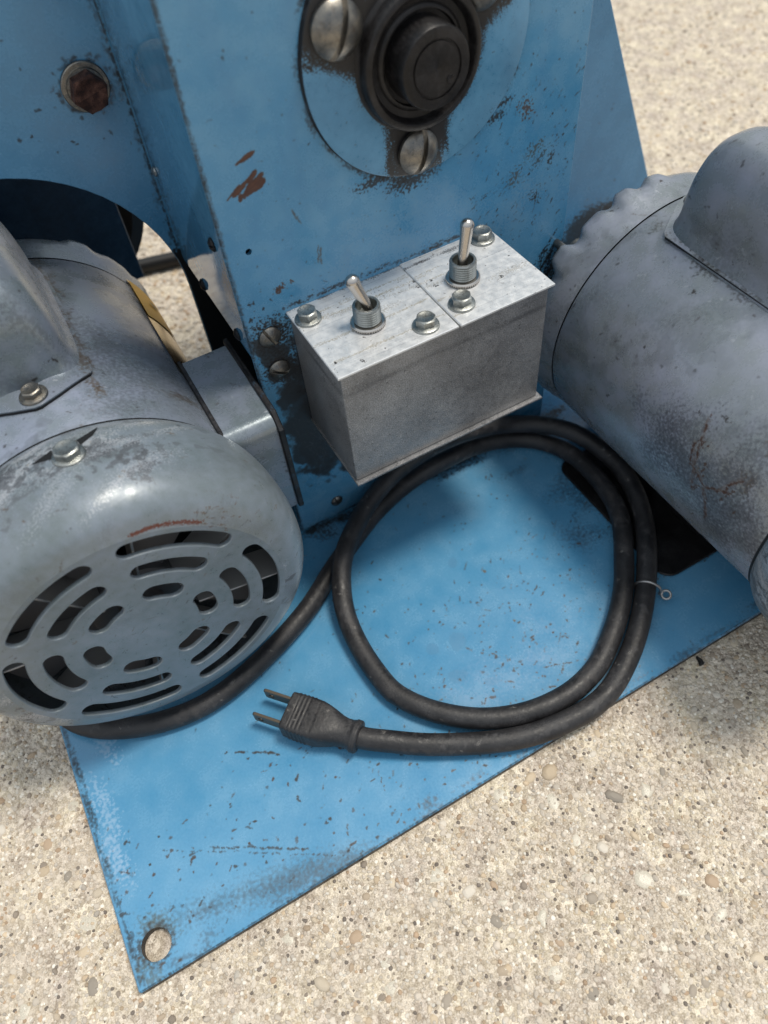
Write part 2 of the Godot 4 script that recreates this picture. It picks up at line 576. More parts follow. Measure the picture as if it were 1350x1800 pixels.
func materials() -> void:
	NF = noise_bytes(512, 512, 3, 0.2, 3)
	NM = noise_bytes(512, 512, 4, 0.035, 4)
	NC = noise_bytes(512, 512, 5, 0.014, 5)
	var peel := bump_tex(11, 0.16, 2, 512)
	var rubber := bump_tex(12, 0.09, 4, 512)
	var grain := bump_tex(13, 0.25, 2, 512)
	M.blue = mat("blue paint on the base plate", base_canvas(), 0.52, Vector3.ZERO, 0.0, peel, 0.006)
	M.panel = mat("blue paint on the front panel", panel_canvas(), 0.36, Vector3.ZERO, 0.0, peel, 0.0035)
	var side := canvas(512, 512, BLUE.darkened(0.06), 0.2, 31, 0.05, 0.02)
	chips(side, 130, Rect2(0, 0, 512, 512), [CHIP, GREASE], 1.0, 4.0, 0.5, 1.1, 0.4, 0.8, 0.7)
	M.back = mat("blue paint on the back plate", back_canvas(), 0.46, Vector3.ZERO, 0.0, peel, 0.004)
	M.flange = mat("glossy blue paint", side, 0.2, Vector3.ZERO, 0.0, peel, 0.0012)
	M.flange.roughness = 0.28
	M.disc = mat("blue paint on the bearing flange", disc_canvas(), 0.104, Vector3(-0.052, -0.052, -0.052), 0.0, peel, 0.002)
	M.edge = mat("dark worn plate edge", edge_canvas(), 0.09, Vector3.ZERO, 0.3, grain, 0.006)
	M.motor = mat("grey motor paint", motor_canvas(51, false), 0.34, Vector3.ONE * -0.17, 0.32, peel, 0.003)
	M.motor_b = mat("grey motor paint, grimy", motor_canvas(52, true), 0.34, Vector3.ONE * -0.17, 0.32, peel, 0.003)
	M.cover = mat("grey paint on the fan cover", cover_canvas(false), 0.16, Vector3.ONE * -0.08, 0.1, peel, 0.003)
	M.crown = mat("worn grey paint on the fan cover's shoulder", cover_canvas(true), 0.16, Vector3.ONE * -0.08, 0.1, peel, 0.003)
	M.lid = mat("brushed aluminium", lid_canvas(), 0.12, Vector3.ZERO, 0.55, grain, 0.003)
	M.zinc = mat("dull mottled steel", zinc_canvas(), 0.12, Vector3.ZERO, 0.55, grain, 0.004)
	var rc := canvas(512, 512, Color(0.135, 0.135, 0.145), 0.55, 71, 0.05, 0.05)
	chips(rc, 500, Rect2(0, 0, 512, 512), [Color(0.25, 0.25, 0.26), Color(0.2, 0.2, 0.21), Color(0.4, 0.4, 0.39)], 1.0, 5.0, 0.6, 1.6, 0.5, 1.2, 0.45)
	for i in 90: dab(rc, rng.randf() * 512, rng.randf() * 512, rng.randf_range(10, 60), rng.randf_range(4, 16), rng.randf() * 3, [Color(0.30, 0.295, 0.30), Color(0.24, 0.23, 0.23), Color(0.09, 0.09, 0.1)][i % 3], 0.5, 1.8, 0.9, [0.75, 0.7, 0.35][i % 3], i % 2)
	for i in 26: dab(rc, rng.randf() * 512, rng.randf() * 512, rng.randf_range(3, 8), rng.randf_range(2, 5), rng.randf() * 3, Color(0.5, 0.49, 0.47), 0.6, 1.2, 0.5, 0.75)
	M.rubber = mat("worn black rubber", rc, 0.09, Vector3.ZERO, 0.0, rubber, 0.008)
	var sc := canvas(256, 256, Color(0.48, 0.47, 0.45), 0.36, 81, 0.08, 0.05, Color(0.03, 0.01, -0.02))
	for i in 60: dab(sc, rng.randf() * 256, rng.randf() * 256, rng.randf_range(4, 22), rng.randf_range(3, 10), rng.randf() * 3, [GREASE, Color(0.2, 0.19, 0.18), Color(0.3, 0.24, 0.2)][i % 3], 0.32, 1.2, 1.0, 0.55)
	M.screw = mat("tarnished steel", sc, 0.02, Vector3.ZERO, 0.9, grain, 0.004)
	var bc := canvas(256, 256, Color(0.60, 0.61, 0.60), 0.34, 82, 0.08, 0.04)
	for i in 30: dab(bc, rng.randf() * 256, rng.randf() * 256, rng.randf_range(3, 14), rng.randf_range(2, 7), rng.randf() * 3, Color(0.3, 0.29, 0.27), 0.4, 1.3, 0.9, 0.55)
	M.bolt = mat("zinc plated steel", bc, 0.02, Vector3.ZERO, 0.92, grain, 0.002)
	M.nickel = plain("worn nickel", Color(0.74, 0.72, 0.70), 0.24, 1.0)
	var bl := canvas(256, 256, Color(0.12, 0.115, 0.12), 0.42, 83, 0.06, 0.05)
	chips(bl, 120, Rect2(0, 0, 256, 256), [Color(0.25, 0.22, 0.2), Color(0.05, 0.05, 0.05)], 1, 5, 0.5, 1.4, 0.3, 1.0, 0.6)
	M.black = mat("greasy blackened steel", bl, 0.05, Vector3.ZERO, 0.35, grain, 0.004)
	var ru := canvas(256, 256, Color(0.25, 0.15, 0.12), 0.7, 84, 0.12, 0.08, Color(0.05, 0.02, 0.0))
	M.rust = mat("rusted steel", ru, 0.02, Vector3.ZERO, 0.3, grain, 0.02)
	M.motor_dark = plain("grey fan paint", Color(0.36, 0.36, 0.37), 0.45, 0.0)
	M.blade = plain("bare steel blade", Color(0.62, 0.62, 0.62), 0.4, 0.4)
	var gc := canvas(256, 256, Color(0.13, 0.22, 0.29), 0.4, 85, 0.05, 0.04)  # blue darkened in colour for the shade inside the rear housing
	M.guard = mat("blue paint with the housing shade mixed in", gc, 0.2)
	M.dark = plain("black greasy steel", Color(0.06, 0.06, 0.065), 0.5, 0.2)
	M.prong = plain("tarnished brass blade", Color(0.36, 0.33, 0.29), 0.42, 0.6)
	M.plate_tag = plain("worn brass tag", Color(0.70, 0.62, 0.45), 0.22, 1.0)
	M.yellow = plain("yellow sticker", Color(0.86, 0.63, 0.04), 0.55)
	M.wire = plain("dull galvanised wire", Color(0.62, 0.62, 0.62), 0.35, 0.9)

func base_canvas() -> Dictionary:
	var c := canvas(1024, 1024, BLUE, 0.24, 21, 0.035, 0.02, Color(0.02, 0.0, -0.01))
	var pm := 1024.0 / 520.0    # pixels per millimetre
	var light := Color(0.56, 0.66, 0.76)
	# rubbed grey along the front edge, pale smears at the left edge
	for i in 30:
		var x := -0.095 + 0.42 * rng.randf()
		dab_v(c, plate_px(x, -0.087 - absf(rng.randfn(0.0, 0.0035))), rng.randf_range(6, 22) * pm * 0.5, rng.randf_range(1.5, 5) * pm * 0.5, rng.randf_range(-8, 8), Color(0.17, 0.19, 0.22), rng.randf_range(0.15, 0.42), 1.1, 1.0, 0.5)
	for p in [Vector2(-0.068, -0.104), Vector2(-0.0427, -0.0995), Vector2(-0.0236, -0.0975), Vector2(-0.0177, -0.092), Vector2(-0.0047, -0.0905), Vector2(-0.034, -0.094)]:
		dab_v(c, plate_px(p.x, p.y), 17 * pm, 5 * pm, 12, Color(0.24, 0.34, 0.41), 0.3, 1.2, 1.0, 0.5, 0)
		dab_v(c, plate_px(p.x + 0.006, p.y + 0.002), 9 * pm, 2.6 * pm, 8, Color(0.22, 0.26, 0.30), 0.36, 1.3, 1.0, 0.5, 0)
	for p in [Vector2(-0.0923, -0.175), Vector2(-0.0925, -0.163), Vector2(-0.094, -0.15), Vector2(-0.0945, -0.14), Vector2(-0.0832, -0.199)]:
		dab_v(c, plate_px(p.x, p.y), 8 * pm, 2.6 * pm, 78, light, 0.6, 1.9, 0.9, 0.6, 0)
	for i in 40:
		dab_v(c, plate_px(-0.1005 + absf(rng.randfn(0, 0.0012)), -0.09 - 0.13 * rng.randf()), rng.randf_range(2, 9) * pm, rng.randf_range(0.4, 0.9) * pm, 90, GREASE, 0.35, 1.2, 0.9, 0.5)
	# corner and hole grime
	for p in [Vector2(-0.0866, -0.109), Vector2(-0.0835, -0.105), Vector2(-0.0955, -0.098), Vector2(-0.095, -0.0905), Vector2(-0.089, -0.1095)]:
		dab_v(c, plate_px(p.x, p.y), 6 * pm, 3.6 * pm, rng.randf() * 180, Color(0.24, 0.22, 0.18), 0.4, 1.1, 1.0, 0.55, 0)
	dab_v(c, plate_px(-0.0893, -0.1013), 8.4 * pm, 8.4 * pm, 0, Color(0.14, 0.14, 0.15), 0.7, 0.3, 0.35, 0.5)
	scratch(c, plate_px(-0.1015, -0.0876), plate_px(0.4, -0.0876), 1.0, Color(0.15, 0.17, 0.19), 0.55, 0.2, 0.4)
	# dull stains, pale scuffs with painted sky sheen, old grease along the foot of the panel, soft dark patches beside the right motor
	for s in [[0.1233, -0.1986, 3.2, 4.4], [0.0992, -0.1547, 5.0, 5.5], [0.0859, -0.1589, 3.0, 3.0], [0.088, -0.1385, 6, 4], [0.102, -0.128, 5, 3]]:
		dab_v(c, plate_px(s[0], s[1]), s[2] * pm, s[3] * pm, 30, Color(0.30, 0.49, 0.62), 0.5, 0.35, 0.12, 0.22, 1)
	for i in 30:
		dab_v(c, plate_px(0.125 + rng.randfn(0, 0.028), -0.128 + rng.randfn(0, 0.014)), rng.randf_range(4, 15) * pm, rng.randf_range(2, 6) * pm, rng.randf_range(10, 60), Color(0.50, 0.60, 0.72), 0.16, 1.4, 1.0, 0.34, 0)
	for i in 90:
		dab_v(c, plate_px(0.062 + 0.19 * rng.randf(), PANEL_Z + absf(rng.randfn(0, 0.004))), rng.randf_range(2, 8) * pm, rng.randf_range(1, 3) * pm, rng.randf_range(-15, 15), GREASE, 0.55, 1.0, 1.0, 0.5)
	for i in 60:
		dab_v(c, plate_px(0.235 + rng.randfn(0, 0.025), -0.205 + rng.randfn(0, 0.03)), rng.randf_range(4, 14) * pm, rng.randf_range(2, 7) * pm, rng.randf() * 180, Color(0.12, 0.14, 0.17), 0.22, 1.2, 1.0, 0.45)
	# chips and scratches
	chips(c, 620, Rect2(0, 100, 1024, 924), [CHIP, Color(0.22, 0.27, 0.32), Color(0.2, 0.2, 0.2), Color(0.24, 0.19, 0.16)], 0.6, 3.0, 0.35, 0.65, -0.7, 0.6, 0.62)
	chips(c, 260, Rect2(200, 640, 350, 384), [CHIP, Color(0.2, 0.19, 0.18)], 0.7, 4.0, 0.4, 0.9, -0.7, 0.6)
	chips(c, 200, Rect2(400, 820, 300, 130), [CHIP, Color(0.25, 0.25, 0.27)], 0.8, 5.0, 0.4, 0.9, -0.6, 0.5)
	chips(c, 260, Rect2(0, 900, 500, 124), [CHIP, RUST.darkened(0.2)], 0.8, 4.2, 0.5, 1.3, -0.5, 0.7)
	for i in 40:
		dab_v(c, Vector2(rng.randf() * 1024, 400 + rng.randf() * 624), rng.randf_range(1.0, 2.4), rng.randf_range(0.8, 1.6), rng.randf() * 180, [RUST, CHIP, Color(0.3, 0.25, 0.2)][i % 3], 0.8, 1.0, 0.4, 0.7)
	scratch(c, plate_px(-0.0535, -0.126), plate_px(-0.0150, -0.1025), 1.1, CHIP, 0.7, 0.42)
	scratch(c, plate_px(-0.0265, -0.1613), plate_px(-0.0086, -0.149), 1.2, CHIP, 0.85, 0.35)
	scratch(c, plate_px(-0.075, -0.137), plate_px(-0.005, -0.094), 0.8, CHIP, 0.6, 0.65)
	scratch(c, plate_px(0.13, -0.12), plate_px(0.15, -0.112), 0.9, CHIP, 0.7, 0.4)
	return c

func panel_canvas() -> Dictionary:
	var c := canvas(1024, 1024, BLUE, 0.27, 22, 0.04, 0.022, Color(0.025, 0.0, -0.015))
	var pm := 1024.0 / 360.0
	# faint vertical run marks and cloudy wiping
	for i in 70:
		dab_v(c, panel_px(0.06 + 0.17 * rng.randf(), 0.15 + 0.17 * rng.randf()), rng.randf_range(8, 30) * pm, rng.randf_range(1, 4) * pm, 90 + rng.randf_range(-6, 6), [Color(0.40, 0.60, 0.73), Color(0.27, 0.46, 0.62)][i % 2], 0.14, 1.2, 1.0, 0.45, 2)
	for i in 26:
		dab_v(c, panel_px(0.09 + 0.13 * rng.randf(), 0.165 + rng.randfn(0, 0.012)), rng.randf_range(4, 12) * pm, rng.randf_range(2, 6) * pm, rng.randf() * 180, Color(0.45, 0.58, 0.68), 0.25, 1.7, 0.9, 0.5, 0)
	# black stain and painted box shadow, left of and below the switch box
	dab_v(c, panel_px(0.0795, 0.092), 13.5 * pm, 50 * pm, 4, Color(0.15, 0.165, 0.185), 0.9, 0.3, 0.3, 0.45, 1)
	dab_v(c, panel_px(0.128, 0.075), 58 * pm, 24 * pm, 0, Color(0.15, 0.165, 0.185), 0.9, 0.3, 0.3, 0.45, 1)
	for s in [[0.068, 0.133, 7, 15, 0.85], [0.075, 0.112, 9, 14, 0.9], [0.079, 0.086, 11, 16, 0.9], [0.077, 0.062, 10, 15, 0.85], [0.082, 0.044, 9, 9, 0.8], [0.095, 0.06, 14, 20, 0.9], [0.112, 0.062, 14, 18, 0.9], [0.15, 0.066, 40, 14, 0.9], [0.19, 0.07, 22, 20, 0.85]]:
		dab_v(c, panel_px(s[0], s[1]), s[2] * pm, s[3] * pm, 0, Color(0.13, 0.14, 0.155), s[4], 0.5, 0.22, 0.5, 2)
	for i in 70:
		dab_v(c, panel_px(0.0715 + rng.randfn(0, 0.006), 0.136 + rng.randfn(0, 0.012)), rng.randf_range(0.5, 3.4) * pm * 0.5, rng.randf_range(0.4, 1.8) * pm * 0.5, rng.randf() * 180, GREASE, 0.75, 1.3, 0.6, 0.5)
	dab_v(c, panel_px(0.0700, 0.1455), 9.5 * pm, 9.5 * pm, 0, GREASE, 0.9, 0.6, 0.5, 0.5)
	dab_v(c, panel_px(0.0715, 0.1260), 9.5 * pm, 9 * pm, 0, GREASE, 0.92, 0.6, 0.5, 0.5)
	for i in 26:
		scratch(c, panel_px(0.066 + 0.02 * rng.randf(), 0.04 + 0.06 * rng.randf()), panel_px(0.07 + 0.025 * rng.randf(), 0.04 + 0.05 * rng.randf()), 0.9, Color(0.3, 0.33, 0.36), 0.3, 0.5)
	# grime round the box's top edge and the bearing flange
	for i in 90:
		dab_v(c, panel_px(0.074 + 0.112 * rng.randf(), 0.1565 + absf(rng.randfn(0, 0.0011))), rng.randf_range(1, 5) * pm * 0.6, rng.randf_range(0.4, 1.3) * pm * 0.6, rng.randf_range(-12, 12), GREASE, 0.5, 1.2, 0.9, 0.5)
	for i in 40:
		var a := deg_to_rad(rng.randf_range(150, 335))
		var rr := 0.0482 + absf(rng.randfn(0, 0.0009))
		dab_v(c, panel_px(0.1512 + rr * cos(a), 0.2446 + rr * sin(a)), rng.randf_range(1.5, 4.5) * pm, rng.randf_range(0.5, 1.6) * pm, -rad_to_deg(a) + 90, GREASE, 0.4, 1.2, 1.0, 0.45)
	for s in [[0.146, 0.1935, 9, 3.5], [0.139, 0.195, 5, 3], [0.128, 0.199, 8, 2.4], [0.1865, 0.207, 5, 1.6], [0.19, 0.212, 4, 1.3]]:
		dab_v(c, panel_px(s[0], s[1]), s[2] * pm, s[3] * pm, -8, GREASE, 0.75, 0.9, 0.5, 0.5, 0)
	# chips
	chips(c, 330, Rect2(0, 0, 520, 640), [Color(0.22, 0.3, 0.37), Color(0.2, 0.25, 0.3), CHIP], 0.6, 3.0, 0.5, 1.0, 0.9, 0.8, 0.6)
	chips(c, 230, Rect2(330, 380, 165, 240), [CHIP, Color(0.2, 0.27, 0.32), Color(0.2, 0.22, 0.24)], 0.8, 5.5, 0.5, 1.2, -0.75, 0.4, 0.7)
	chips(c, 90, Rect2(0, 470, 500, 130), [CHIP, Color(0.2, 0.25, 0.3)], 0.7, 2.6, 0.5, 1.0, 0.3, 1.0, 0.6)
	for s in [[0.2025, 0.2058, 3, 2.2, RUST], [0.2089, 0.186, 1.8, 3.6, Color(0.24, 0.27, 0.27)], [0.212, 0.181, 1.0, 3.6, Color(0.2, 0.24, 0.26)], [0.2184, 0.1794, 1.0, 3.0, CHIP], [0.1989, 0.1765, 2.2, 3, Color(0.25, 0.27, 0.28)], [0.2113, 0.1623, 2.5, 1.5, CHIP]]:
		dab_v(c, panel_px(s[0], s[1]), s[2] * pm, s[3] * pm, rng.randf() * 60, s[4], 0.75, 1.7, 0.6, 0.55)
	for i in 40:
		dab_v(c, panel_px(0.2245 + rng.randfn(0, 0.0035), 0.117 + rng.randfn(0, 0.007)), rng.randf_range(2, 6) * pm, rng.randf_range(0.4, 1.2) * pm, -60 + rng.randf_range(-15, 15), GREASE, 0.8, 1.3, 0.6, 0.5)
	for s in [[0.099, 0.1795, 0.0975, 0.1725], [0.1, 0.179, 0.0995, 0.1715], [0.0905, 0.2, 0.0935, 0.193]]:
		scratch(c, panel_px(s[0], s[1]), panel_px(s[2], s[3]), 1.5, Color(0.28, 0.3, 0.32), 0.7, 0.15)
	# bare rusty scrapes
	for s in [[0.0765, 0.2140, 7.2, 2.0, -28], [0.0785, 0.2160, 5.0, 1.3, -30], [0.0730, 0.2160, 5.5, 0.9, -32], [0.0695, 0.2150, 3.5, 0.5, -34], [0.0775, 0.2182, 3.4, 1.0, -38], [0.0765, 0.2258, 4.4, 0.9, -18], [0.0810, 0.2150, 2.2, 1.6, -20]]:
		dab_v(c, panel_px(s[0], s[1]), s[2] * pm, s[3] * pm, s[4], RUST, 0.97, 0.42, 0.1, 0.65, 1)
		dab_v(c, panel_px(s[0] + 0.0006, s[1] + 0.0003), s[2] * pm * 0.7, s[3] * pm * 0.5, s[4], Color(0.38, 0.24, 0.17), 0.5, 1.2, 0.6, 0.65, 1)
	dab_v(c, panel_px(0.0782, 0.1674), 2.2 * pm, 1.5 * pm, -20, RUST, 0.9, 1.0, 0.2, 0.65)
	dab_v(c, panel_px(0.0842, 0.1690), 1.0 * pm, 0.8 * pm, 0, RUST, 0.8, 1.0, 0.3, 0.65)
	dab_v(c, panel_px(0.0676, 0.2332), 1.0 * pm, 0.5 * pm, -20, CHIP, 0.8, 1.0, 0.3, 0.65)
	# left and lower edges worn dark
	scratch(c, panel_px(0.0592, 0.0), panel_px(0.0592, 0.335), 1.2, Color(0.13, 0.17, 0.2), 0.6, 0.08, 0.4)
	scratch(c, panel_px(0.0600, 0.0), panel_px(0.0598, 0.335), 1.8, Color(0.2, 0.26, 0.31), 0.3, 0.3, 0.8)
	for i in 55:
		dab_v(c, panel_px(0.0592 + absf(rng.randfn(0, 0.0003)), 0.34 * rng.randf()), rng.randf_range(1.5, 7) * pm, rng.randf_range(0.3, 0.8) * pm, 90, GREASE, 0.4, 1.2, 0.9, 0.5)
	for i in 50:
		dab_v(c, panel_px(0.062 + 0.16 * rng.randf(), absf(rng.randfn(0, 0.0018))), rng.randf_range(2, 9) * pm, rng.randf_range(0.4, 1.4) * pm, rng.randf_range(-6, 6), GREASE, 0.7, 1.4, 0.7, 0.5)
	return c

func back_canvas() -> Dictionary:
	# local x from -0.10, local y from 0; 0.46 m square
	var c := canvas(768, 768, BLUE.darkened(0.03), 0.27, 23, 0.04, 0.022)
	var pm := 768.0 / 460.0
	var q := func(x: float, y: float) -> Vector2: return Vector2((x + 0.10) / 0.46, 1.0 - y / 0.46) * 768.0
	chips(c, 110, Rect2(100, 280, 180, 220), [CHIP, GREASE], 0.7, 2.4, 0.5, 1.0, 0.8, 0.8, 0.8)
	chips(c, 120, Rect2(440, 300, 328, 400), [CHIP, Color(0.2, 0.24, 0.3)], 0.7, 3.0, 0.5, 1.0, -0.7, 0.5, 0.6)
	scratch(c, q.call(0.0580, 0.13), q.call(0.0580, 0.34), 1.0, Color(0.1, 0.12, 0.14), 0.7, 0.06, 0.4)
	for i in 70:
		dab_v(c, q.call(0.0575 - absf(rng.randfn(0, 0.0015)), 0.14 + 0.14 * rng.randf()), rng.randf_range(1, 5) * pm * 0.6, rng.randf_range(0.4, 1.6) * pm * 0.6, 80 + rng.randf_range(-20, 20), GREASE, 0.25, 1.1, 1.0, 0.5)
	for i in 45:
		var a := rng.randf() * TAU
		dab_v(c, q.call(0.0432 + 0.0108 * cos(a) + rng.randfn(0, 0.0008), 0.2262 + 0.0108 * sin(a) + rng.randfn(0, 0.0012)), rng.randf_range(0.8, 2.2) * pm, rng.randf_range(0.5, 1.2) * pm, rad_to_deg(-a) + 90, GREASE, 0.4, 1.2, 1.0, 0.5)
	for k in 6: dab_v(c, q.call(0.075, 0.02 + 0.022 * k), 26 * pm, 17 * pm, 0, Color(0.06, 0.06, 0.065), 1.0, 0.12, 0.1, 0.6)  # shade inside the column, painted black onto the plate
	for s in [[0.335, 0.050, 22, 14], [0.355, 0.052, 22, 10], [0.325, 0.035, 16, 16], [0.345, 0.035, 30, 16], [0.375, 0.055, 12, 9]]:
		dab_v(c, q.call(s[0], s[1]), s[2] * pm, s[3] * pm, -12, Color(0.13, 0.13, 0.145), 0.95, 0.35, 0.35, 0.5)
	return c

func disc_canvas() -> Dictionary:
	# local frame centred on the shaft; 0.104 m square
	var c := canvas(512, 512, BLUE.darkened(0.03), 0.34, 24, 0.04, 0.02)
	var pm := 512.0 / 104.0
	var q := func(x: float, y: float) -> Vector2: return Vector2(0.5 + x / 0.104, 0.5 - y / 0.104) * 512.0
	for i in 50:
		dab_v(c, q.call(rng.randfn(0, 0.03), rng.randfn(0, 0.03)), rng.randf_range(3, 12) * pm, rng.randf_range(1, 3) * pm, 60 + rng.randf_range(-20, 20), [Color(0.38, 0.56, 0.69), Color(0.27, 0.45, 0.59)][i % 2], 0.18, 1.2, 0.9, 0.4)
	for a in [157.0, 264.0, 28.0]:
		var d := Vector2(cos(deg_to_rad(a)), sin(deg_to_rad(a)))
		var n := Vector2(-d.y, d.x)
		for k in 7:
			var r := 0.022 + 0.0036 * k
			dab_v(c, q.call(d.x * r, d.y * r), (14.0 - k * 0.45) * pm, (13.5 - k * 0.45) * pm, 0, GREASE, 0.92, 0.35, 0.16, 0.45)
		for k in 26:
			var r2 := rng.randf_range(0.024, 0.046)
			var s := (10.0 + rng.randf() * 3.5) * (1.0 if rng.randf() < 0.5 else -1.0) * 0.001
			dab_v(c, q.call(d.x * r2 + n.x * s, d.y * r2 + n.y * s), rng.randf_range(1, 4) * pm, rng.randf_range(0.4, 1.2) * pm, -a + rng.randf_range(-30, 30), GREASE, 0.85, 1.2, 0.4, 0.45)
	for i in 60:
		var a2 := rng.randf() * TAU
		dab_v(c, q.call(0.0262 * cos(a2), 0.0262 * sin(a2) - 0.002), rng.randf_range(1.5, 4) * pm, rng.randf_range(0.8, 2.2) * pm, -rad_to_deg(a2) + 90, GREASE, 0.7, 1.3, 0.6, 0.45)
	chips(c, 160, Rect2(0, 0, 512, 512), [CHIP, Color(0.2, 0.24, 0.3)], 0.8, 4.0, 0.6, 1.2, -0.7, 0.6, 0.6)
	return c

func edge_canvas() -> Dictionary:
	var c := canvas(256, 256, Color(0.15, 0.15, 0.16), 0.5, 25, 0.09, 0.05)
	for i in 60: dab(c, rng.randf() * 256, rng.randf() * 256, rng.randf_range(4, 26), rng.randf_range(1, 5), rng.randf_range(-0.2, 0.2), [Color(0.36, 0.35, 0.34), Color(0.22, 0.34, 0.45), Color(0.2, 0.15, 0.12)][i % 3], 0.5, 1.3, 0.7, 0.5)
	return c

func motor_canvas(sd: int, grimy: bool) -> Dictionary:
	# 0.34 m square, centred on the axis; the top of the shell is the y plane: x across, z along
	var base := Color(0.485, 0.52, 0.565) if not grimy else Color(0.505, 0.53, 0.565)
	var c := canvas(768, 768, base, 0.29, sd, 0.05, 0.025, Color(0.0, -0.005, 0.02))
	var pm := 768.0 / 340.0
	for i in 120:
		dab(c, rng.randf() * 768, rng.randf() * 768, rng.randf_range(5, 26) * pm, rng.randf_range(2, 9) * pm, rng.randf_range(0.2, 1.1), [Color(0.60, 0.63, 0.67), Color(0.33, 0.355, 0.39), Color(0.28, 0.29, 0.31)][i % 3], 0.19 if grimy else 0.27, 1.8, 0.6, [0.2, 0.5, 0.45][i % 3], i % 2)
	chips(c, 1100, Rect2(0, 0, 768, 768), [Color(0.22, 0.22, 0.24), CHIP, Color(0.27, 0.265, 0.28), Color(0.62, 0.64, 0.67)], 0.7, 4.5, 0.5, 1.3, 0.7, 0.7, 0.75)
	for i in 110:   # old dirt in the corner between cap and flange
		var sx := (0.0225 + rng.randfn(0, 0.0016)) * (1.0 if i % 2 else -1.0)
		dab(c, (sx + 0.17) / 0.34 * 768, (-0.02 - 0.12 * rng.randf() + 0.17) / 0.34 * 768, rng.randf_range(1.5, 5), rng.randf_range(3, 10), rng.randfn(0, 0.3), [Color(0.2, 0.19, 0.18), Color(0.26, 0.21, 0.17)][i % 2], 0.4, 1.3, 0.9, 0.6)
	for i in 30:
		dab(c, rng.randf() * 768, rng.randf() * 768, rng.randf_range(1.2, 3.0), rng.randf_range(1, 2), rng.randf() * 3, CHIP, 0.8, 1.0, 0.4, 0.6)
	for i in 8:
		var p := Vector2(rng.randf() * 768, rng.randf() * 768)
		scratch(c, p, p + Vector2(rng.randf_range(-40, 40), rng.randf_range(-40, 40)), 0.8, Color(0.25, 0.24, 0.25), 0.5, 0.3, 1.5)
	if grimy:
		# dark rub and rust scratches low on the side that faces the cord (the x plane: depth across, height up)
		var q := func(z: float, y: float) -> Vector2: return Vector2(0.5 - z / 0.34, 0.5 - y / 0.34) * 768.0
		for i in 46:
			dab_v(c, q.call(-0.045 + rng.randfn(0, 0.024), 0.006 + rng.randfn(0, 0.012)), rng.randf_range(4, 14) * pm, rng.randf_range(2, 6) * pm, rng.randf() * 180, Color(0.25, 0.26, 0.29), 0.35, 1.7, 0.8, 0.55)
		for s in [[-0.052, 0.034, -0.045, 0.012], [-0.045, 0.012, -0.036, 0.006], [-0.036, 0.006, -0.026, 0.014], [-0.030, 0.010, -0.022, 0.022], [-0.036, 0.006, -0.028, -0.012], [-0.05, 0.02, -0.04, 0.0]]:
			scratch(c, q.call(s[0], s[1]), q.call(s[2], s[3]), 2.6, Color(0.38, 0.33, 0.31), 0.35, 0.3, 2.0)
			scratch(c, q.call(s[0], s[1]), q.call(s[2], s[3]), 1.2, Color(0.25, 0.16, 0.13), 0.8, 0.4, 2.5)
		for i in 16:
			dab_v(c, q.call(-0.040 + rng.randfn(0, 0.009), 0.006 + rng.randfn(0, 0.013)), rng.randf_range(1.2, 2.6) * pm, 0.4 * pm, 68, Color(0.25, 0.17, 0.14), 0.75, 1.2, 0.4, 0.6)
	return c

